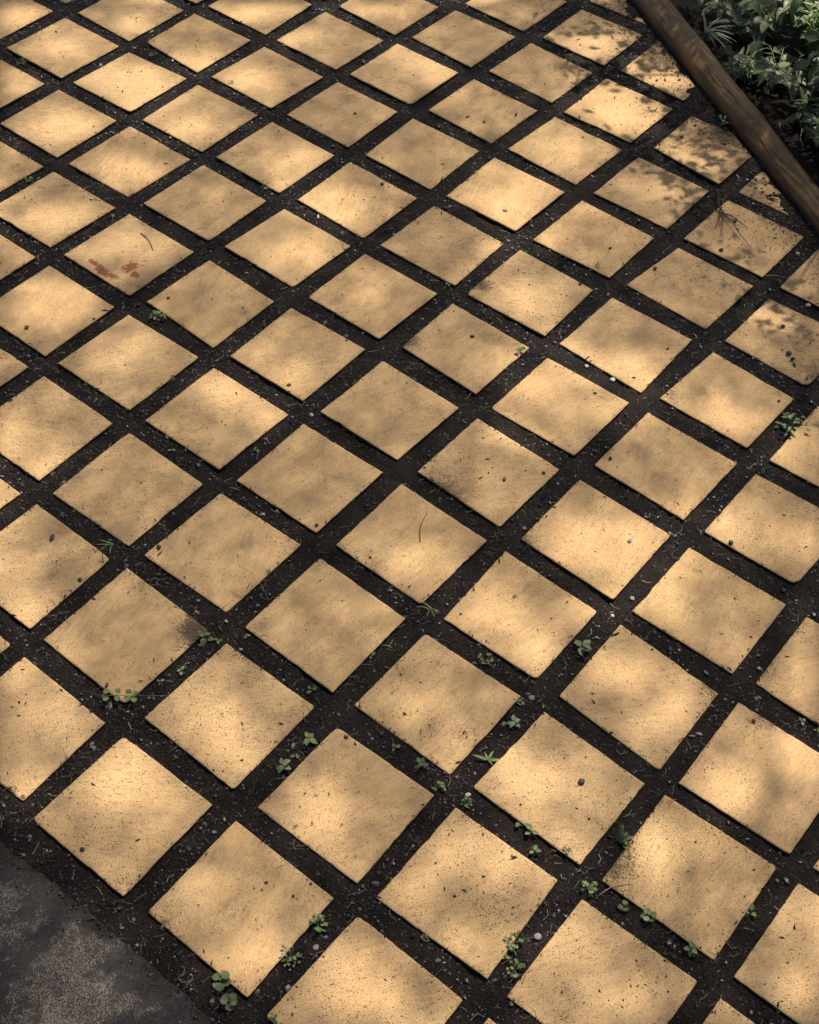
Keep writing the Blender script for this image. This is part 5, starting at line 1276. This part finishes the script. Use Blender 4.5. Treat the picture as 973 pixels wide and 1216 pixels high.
# ------------------------------------------------------------------ planted bed behind the timber
def bedz(x, y): return float(soil_z(np.array([x]), np.array([y]))[0])
def shrub(name, label, cat, x, y, stems, mat, kind, L, nleaf, spread, height, sx=1.0, group=None, stem_mat=None, lean=(0, 0), pair=False, el=(-.6, .3)):
    root = empty(name, (x, y, bedz(x, y) - .003)); tag(root, label, cat, group)
    tl = []
    per = max(1, nleaf // stems)
    for s in range(stems):
        az = s * 2.4 + random.random(); h = height * random.uniform(.6, 1.1)
        tip = Vector((math.cos(az) * spread * random.uniform(.4, 1) + lean[0], math.sin(az) * spread * random.uniform(.4, 1) + lean[1], h))
        mid = Vector((tip.x * .35, tip.y * .35, h * .62))
        pts = [Vector((0, 0, 0)), mid * .55, mid, (mid + tip) / 2 + Vector((0, 0, h * .07)), tip]
        tl.append(tube(pts, .0022, .0008, 5))
        for k in range(per):
            t = .3 + .7 * (k + 1) / per; q = t * 4; i0 = min(3, int(q)); p = pts[i0].lerp(pts[i0 + 1], q - i0)
            d = math.atan2(tip.y, tip.x) + (1.3 if k % 2 else -1.3) + random.gauss(0, .5) if pair else k * 2.4 + random.gauss(0, .5)
            if k == per - 1: d = math.atan2(tip.y, tip.x)
            put_leaf(root, mat if not isinstance(mat, tuple) else random.choice(mat), kind, p, d, random.uniform(*el), L * random.uniform(.65, 1.15), random.gauss(0, .3), sx)
    link(bpy.data.objects.new('stem', tubes_mesh('stem', tl, stem_mat or M_STEM)), root)
    return root

# striped spider plant
sp = empty('spider_plant', (-0.470, 1.992, bedz(-.47, 1.992))); tag(sp, 'small striped spider plant with arching white-edged leaves beside the timber', 'plant')
for k in range(20):
    az = 0.15 + random.gauss(0, .75) if k % 4 else 1.8 + random.gauss(0, .4)
    o = put_leaf(sp, ML_STRIPE, 'blade', (0, 0, .03), az, random.uniform(.5, 1.15), random.uniform(.045, .065), 0, 1.3)
    o.data = leaves(ML_STRIPE, 'blade')[2]
link(bpy.data.objects.new('stem', tubes_mesh('stem', [tube([(0, 0, -.005), (.002, 0, .02), (0, 0, .035)], .003, .002)], M_STEM)), sp)

SHR = 'leafy plants crowding the bed behind the timber'
shrub('broad_leaved_plant', 'plant with large pointed grey-green leaves just behind the spider plant', 'plant', -.400, 2.075, 4, ML_BIG, 'pointed', .085, 14, .05, .07, .9, SHR, lean=(.01, -.03), el=(-.9, .2))
shrub('trailing_plant', 'trailing stem of small pale oval leaves reaching over towards the timber', 'plant', -.14, 1.93, 3, (ML_PALE, ML_SHRUB), 'ovate', .038, 30, .04, .13, 1.15, SHR, M_DRY, (-.11, -.10), True, (-.3, .3))
shrub('leafy_shrub', 'dense grey-green oval-leaved shrub filling the right edge of the bed', 'shrub', -.06, 1.93, 9, ML_SHRUB, 'ovate', .048, 110, .13, .22, 1.05, SHR, None, (.0, -.04), True, (-.9, .1))
shrub('fern_like_plant', 'bright yellow-green feathery plant catching sun in the top right corner', 'plant', -.235, 2.100, 10, ML_FERN, 'narrow', .036, 150, .06, .16, .9, SHR, None, (.04, -.02), True, (-.4, .6))
shrub('leafy_shrub', 'low dark plant with drooping leaves standing by the timber at the right edge', 'shrub', .015, 1.745, 5, (ML_SHRUB, ML_BIG), 'ovate', .050, 26, .05, .10, .8, SHR, M_DRY, (.02, .0), False, (-1.0, .3))
shrub('leafy_shrub', 'dark leafy shrub at the very top of the bed left of centre', 'shrub', -.56, 2.30, 6, ML_SHRUB, 'ovate', .055, 46, .10, .14, 1.0, SHR, None, (.0, -.04), True, (-.6, .3))
shrub('leafy_shrub', 'tall long-leaved shrub behind the broad-leaved plant at the top edge', 'shrub', -.36, 2.30, 6, (ML_SHRUB, ML_WEED), 'narrow', .085, 46, .08, .18, 1.6, SHR, None, (.02, -.04), True, (-.6, .4))
shrub('leafy_shrub', 'low dark groundcover plant between the broad-leaved plant and the trailing stem', 'shrub', -.25, 1.97, 8, ML_SHRUB, 'ovate', .040, 60, .08, .06, 1.2, SHR, None, (.0, -.0), True, (-.5, .3))
shrub('leafy_shrub', 'dark low foliage directly behind the timber below the trailing stem', 'shrub', -.10, 1.83, 7, ML_SHRUB, 'narrow', .045, 44, .06, .07, 1.2, SHR, None, (.02, .02), True, (-.6, .6))
shrub('leafy_shrub', 'dark small-leaved plant between the spider plant and the top edge of the view', 'shrub', -.55, 2.12, 6, ML_SHRUB, 'ovate', .036, 70, .09, .09, 1.1, SHR, None, (.02, .0), True, (-.6, .3))
shrub('leafy_shrub', 'dark mid-height shrub between the broad-leaved plant and the bright feathery plant', 'shrub', -.28, 2.17, 8, ML_SHRUB, 'ovate', .052, 64, .09, .15, 1.05, SHR, None, (.0, -.03), True, (-.7, .3))
shrub('leafy_shrub', 'dark shrub in the middle of the bed behind the trailing stem', 'shrub', -.12, 2.03, 8, (ML_SHRUB, ML_BIG), 'ovate', .050, 64, .09, .13, 1.05, SHR, None, (.0, -.03), True, (-.7, .3))
shrub('leafy_shrub', 'grey-green shrub hiding the soil between the spider plant and the feathery plant', 'shrub', -.37, 2.14, 8, ML_SHRUB, 'ovate', .042, 72, .08, .11, 1.05, SHR, None, (.0, -.02), True, (-.7, .3))
shrub('leafy_shrub', 'small-leaved dark mound in front of the right edge shrub', 'shrub', -.02, 1.80, 8, (ML_SHRUB, ML_DARK), 'ovate', .030, 80, .07, .08, 1.05, SHR, None, (.0, .0), True, (-.7, .3))
shrub('leafy_shrub', 'narrow-leaved dark clump just behind the timber under the broad-leaved plant', 'shrub', -.33, 1.92, 8, (ML_SHRUB, ML_DARK), 'narrow', .035, 80, .05, .05, 1.05, SHR, None, (.01, .02), True, (-.5, .8))
for (x_, y_, h_, lb) in ((.13, 1.80, .22, 'shrub beyond the right edge of the view beside the timber'), (.10, 2.05, .30, 'tall shrub beyond the right edge of the view deeper in the bed'), (-.12, 2.38, .30, 'tall shrub beyond the top right corner of the view'), (-.80, 2.45, .22, 'shrub beyond the top edge of the view left of the bed'), (.42, 1.75, .25, 'shrub in the bed well right of the view'), (-1.05, 2.60, .25, 'shrub in the bed well above the view'), (.28, 1.60, .14, 'low shrub beside the timber just outside the right edge'), (.50, 1.48, .16, 'shrub beside the timber farther along to the right'), (.30, 1.95, .24, 'shrub in the back row of the bed to the right')):
    shrub('leafy_shrub', 'dark green ' + lb, 'shrub', x_, y_, 8, ML_SHRUB, 'ovate', .055, 70, .13, h_, 1.0, SHR, None, (0, 0), True, (-.8, .3))

# thin dry stems crossing the foliage
tl = [bend((-.10, 1.80, .05), (-.004, .022, .004), 7, .1), bend((.07, 1.74, .09), (-.020, .018, -.002), 6, .1), bend((.10, 1.70, .07), (-.026, .016, .0), 5, .1),
      bend((-.17, 2.06, .16), (-.022, -.002, .002), 5, .1), bend((-.20, 2.00, .16), (-.010, .022, .002), 5, .1), bend((-.05, 1.74, .03), (-.014, .016, .0), 7, .15), bend((-.50, 2.10, .06), (-.006, .022, .006), 5, .1)]
o = link(bpy.data.objects.new('dry_stems', tubes_mesh('dry_stems', [tube(p, .0017, .0007) for p in tl], plain('pale_dry_stem', (.24, .17, .12)))))
tag(o, 'tangle of bare brownish stems among the bed plants', kind='stuff')
# leaf litter
n = 0; V, F = [], []
for k in range(1500):
    x_ = random.uniform(-1.0, .4); y_ = random.uniform(1.5, 2.6)
    bd_ = float(behind(np.array([x_]), np.array([y_]))[0])
    if bd_ < crest(alen(x_, y_)) - foot(alen(x_, y_)) + .015 or bd_ > .6: continue
    L = random.uniform(.006, .024); az = random.random() * 6.28; w_ = L * random.uniform(.12, .4)
    z_ = bedz(x_, y_) + random.uniform(.001, .010); t_l = random.gauss(0, .35)
    u = Vector((math.cos(az), math.sin(az), t_l)); s = Vector((-math.sin(az), math.cos(az), random.gauss(0, .4)))
    p = Vector((x_, y_, z_)); o_ = len(V)
    V += [tuple(p), tuple(p + u * L * .5 + s * w_ + Vector((0, 0, L * .15))), tuple(p + u * L), tuple(p + u * L * .5 - s * w_ + Vector((0, 0, L * .15))), tuple(p + u * L * .5)]
    F += [(o_, o_ + 4, o_ + 1), (o_ + 1, o_ + 4, o_ + 2), (o_ + 2, o_ + 4, o_ + 3), (o_ + 3, o_ + 4, o_)]
g = link(bpy.data.objects.new('leaf_litter', np_mesh('leaf_litter', V, F, island_material('leaf_litter', [(0, (.02, .014, .01)), (.6, (.06, .04, .028)), (.92, (.12, .08, .06)), (1, (.36, .27, .22))], .85, .2))))
tag(g, 'dark fallen leaves and mulch covering the soil of the bed', kind='stuff')

# ------------------------------------------------------------------ overhead, unseen: tree and tall shrub, their leaves placed to shape the sunlight
def leaf_cloud(name, C, size, mat, parent):
    """C (n,3) centres; each leaf a folded lozenge of 2 triangles"""
    n = len(C)
    az = rng.random(n) * 2 * math.pi; tilt = rng.normal(0, .45, n); roll = rng.normal(0, .45, n)
    u = np.stack([np.cos(az) * np.cos(tilt), np.sin(az) * np.cos(tilt), np.sin(tilt)], -1)
    s = np.stack([-np.sin(az), np.cos(az), np.zeros(n)], -1); nn = np.cross(u, s)
    s = s * np.cos(roll)[:, None] + nn * np.sin(roll)[:, None]
    L = size[:, None]
    V = np.stack([C - u * L * .5, C - s * L * .24 + nn * L * .04, C + u * L * .5, C + s * L * .24 + nn * L * .04], 1).reshape(-1, 3)
    b = (np.arange(n) * 4)[:, None]
    F = np.concatenate([b + [0, 1, 2], b + [2, 3, 0]], 0)
    return link(bpy.data.objects.new(name, np_mesh(name, V, F, mat)), parent)

sh = np.array((SUNV.x / SUNV.z, SUNV.y / SUNV.z))     # ground shift per metre of height towards the sun
def canopy_T(x, y):
    bd = -behind(x, y)
    t = BASE_T * (1 + .05 * fbm(x, y, 400, 3.0, 2)); t = t + (1 - t) * np.clip(1.2 * patches(x, y, SUN_PATCHES, .56), 0, 1)
    vis = in_view(x, y, -5)
    wild = np.clip(.18 + .75 * np.clip(fbm(x, y, 410, 5, 2) + .05, 0, 1), 0, .95)
    t = np.where(vis, t, wild)
    t = np.where((bd < .28) & (bd > 0) & vis, np.maximum(0, BASE_T - .06 + .66 * np.clip(1.3 * patches(x, y, SHARP_PATCHES, .60), 0, 1)), t)
    bed = 0.32 + .8 * np.exp(-.5 * (((x + .20) / .07) ** 2 + ((y - 2.00) / .06) ** 2)) + patches(x, y, BED_PATCHES, 1.0)
    t = np.where(bd < 0.0, bed, t)
    return np.clip(t, .02, .985)
BASE_T = 0.37
tree = empty('shade_tree', (-1.3, 6.4, -.04)); tag(tree, 'unseen shade tree behind the garden bed, its crown shaped to dapple the paving', 'tree')
g1, g2 = np.meshgrid(np.arange(-2.9, 2.1, .0099), np.arange(-1.7, 3.5, .0099), indexing='ij')       # evenly spread leaves, no clumps
n0 = g1.size; gxx = g1.ravel() + rng.uniform(-.0049, .0049, n0); gyy = g2.ravel() + rng.uniform(-.0049, .0049, n0)
i4, j4 = np.indices(g1.shape); bn = (i4 // 4) * 1000 + j4 // 4                  # every 4 cm block keeps its share of leaves
o4 = np.lexsort((rng.random(n0), bn.ravel())); rk = np.empty(n0); srt = bn.ravel()[o4]
st4 = np.r_[0, np.flatnonzero(np.diff(srt)) + 1]; cnt = np.diff(np.r_[st4, n0])
rk[o4] = np.arange(n0) - np.repeat(st4, cnt); q3 = (rk + rng.random(n0)) / 16.0
rr = np.hypot(gxx + .40, gyy - .90).clip(0, 3.3)
hh = 4.0 + (1 - (rr / 3.3) ** 2) * 1.3 * rng.random(n0) + rng.random(n0) * .4
T = canopy_T(gxx, gyy); aleaf = 0.030 ** 2 * .24 * .8
want = -np.log(T) / aleaf; have = n0 / 26.0
ok = (q3 < want / have) & (np.hypot((gxx + .4) / 2.5, (gyy - .9) / 2.6) < 1 + .12 * fbm(gxx, gyy, 460, 2, 2))  # crown thinned wherever the light map wants a sun patch

C = np.stack([gxx + hh * sh[0], gyy + hh * sh[1], hh], -1)[ok]
ML_TREE = leaf_material('tree_leaf', (.05, .10, .02), (.09, .15, .04), transl=.3, island=True)
leaf_cloud('crown', C - np.array(tree.location), rng.uniform(.022, .037, len(C)), ML_TREE, tree)
M_BARK = bark_material()
cen = Vector((-.45 + 4.6 * sh[0] + 1.3, .9 + 4.6 * sh[1] - 6.4, 4.6))
link(bpy.data.objects.new('trunk', tubes_mesh('trunk', [tube([(0, 0, -.1), (.03, -.02, 1), (-.04, -.05, 1.9), (.02, -.15, 2.9), (.1, -.5, 3.9)], .20, .11, 12)], M_BARK)), tree)
for k in range(6):
    a = k * 2 * math.pi / 6 + .3; tip = cen + Vector((math.cos(a) * 2.3, math.sin(a) * 2.3, .3))
    b0 = Vector((.06, -.35, 3.3 + .05 * k)); mid = b0.lerp(tip, .5) + Vector((0, 0, .4))
    tl = [tube([b0, b0.lerp(mid, .5) + Vector((0, 0, .15)), mid, mid.lerp(tip, .5) + Vector((0, 0, .1)), tip], .013, .003, 7)]
    for q in range(4):
        s0 = mid.lerp(tip, q / 4); e = s0 + Vector((random.uniform(-.8, .8), random.uniform(-.8, .8), random.uniform(.1, .7)))
        tl.append(tube([s0, s0.lerp(e, .5) + Vector((0, 0, .08)), e], .0025, .001, 5))
    link(bpy.data.objects.new('limb', tubes_mesh('limb', tl, M_BARK)), tree)

ash = empty('shading_shrub', (-.15, 3.15, -.02)); tag(ash, 'unseen tall shrub above the view, its leaves placed to cast sharp shadows by the timber', 'shrub')
n0 = 60000
a = rng.uniform(-.45, 1.9, n0); dpt = rng.uniform(-.08, .31, n0)
b = foot(a) - dpt; gxx = TD[0] * a + TN[0] * b; gyy = TD[1] * a + TN[1] * b
near = np.clip(2.5 * patches(gxx, gyy, SHARP_PATCHES, 1.6), 0, 1)
T = .95 - .50 * near + .8 * patches(gxx, gyy, SHARP_PATCHES, .36)  # foliage carved so sun flecks fall on the pavers by the timber
T = np.maximum(T, np.clip((dpt - .25) / .06, 0, 1)); T = np.where(dpt < 0, .012, T).clip(.012, .999)
hh = rng.uniform(.8, 1.3, n0)
al_ = 0.034 ** 2 * .24 * .8; want = -np.log(T) / al_; have = n0 / (2.35 * .39)
ok = rng.random(n0) < want / have
print('shrub', ok.sum(), (want / have).max())
C = np.stack([gxx + hh * sh[0], gyy + hh * sh[1], hh], -1)[ok]
leaf_cloud('foliage', C - np.array(ash.location), rng.uniform(.026, .042, len(C)), ML_TREE, ash)
tl = []
for k in range(14):
    t = C[rng.integers(len(C))] - np.array((-.15, 3.15, -.02)); t = Vector(t)
    tl.append(tube([(random.gauss(0, .04), random.gauss(0, .04), 0), (t.x * .25, t.y * .2, t.z * .7), (t.x * .6, t.y * .6, t.z * 1.08), tuple(t)], .008, .002, 5))
link(bpy.data.objects.new('stem', tubes_mesh('stem', tl, M_BARK)), ash)
print('objects', len(bpy.data.objects), 'tris', sum(len(o.data.polygons) for o in bpy.data.objects if o.type == 'MESH'))
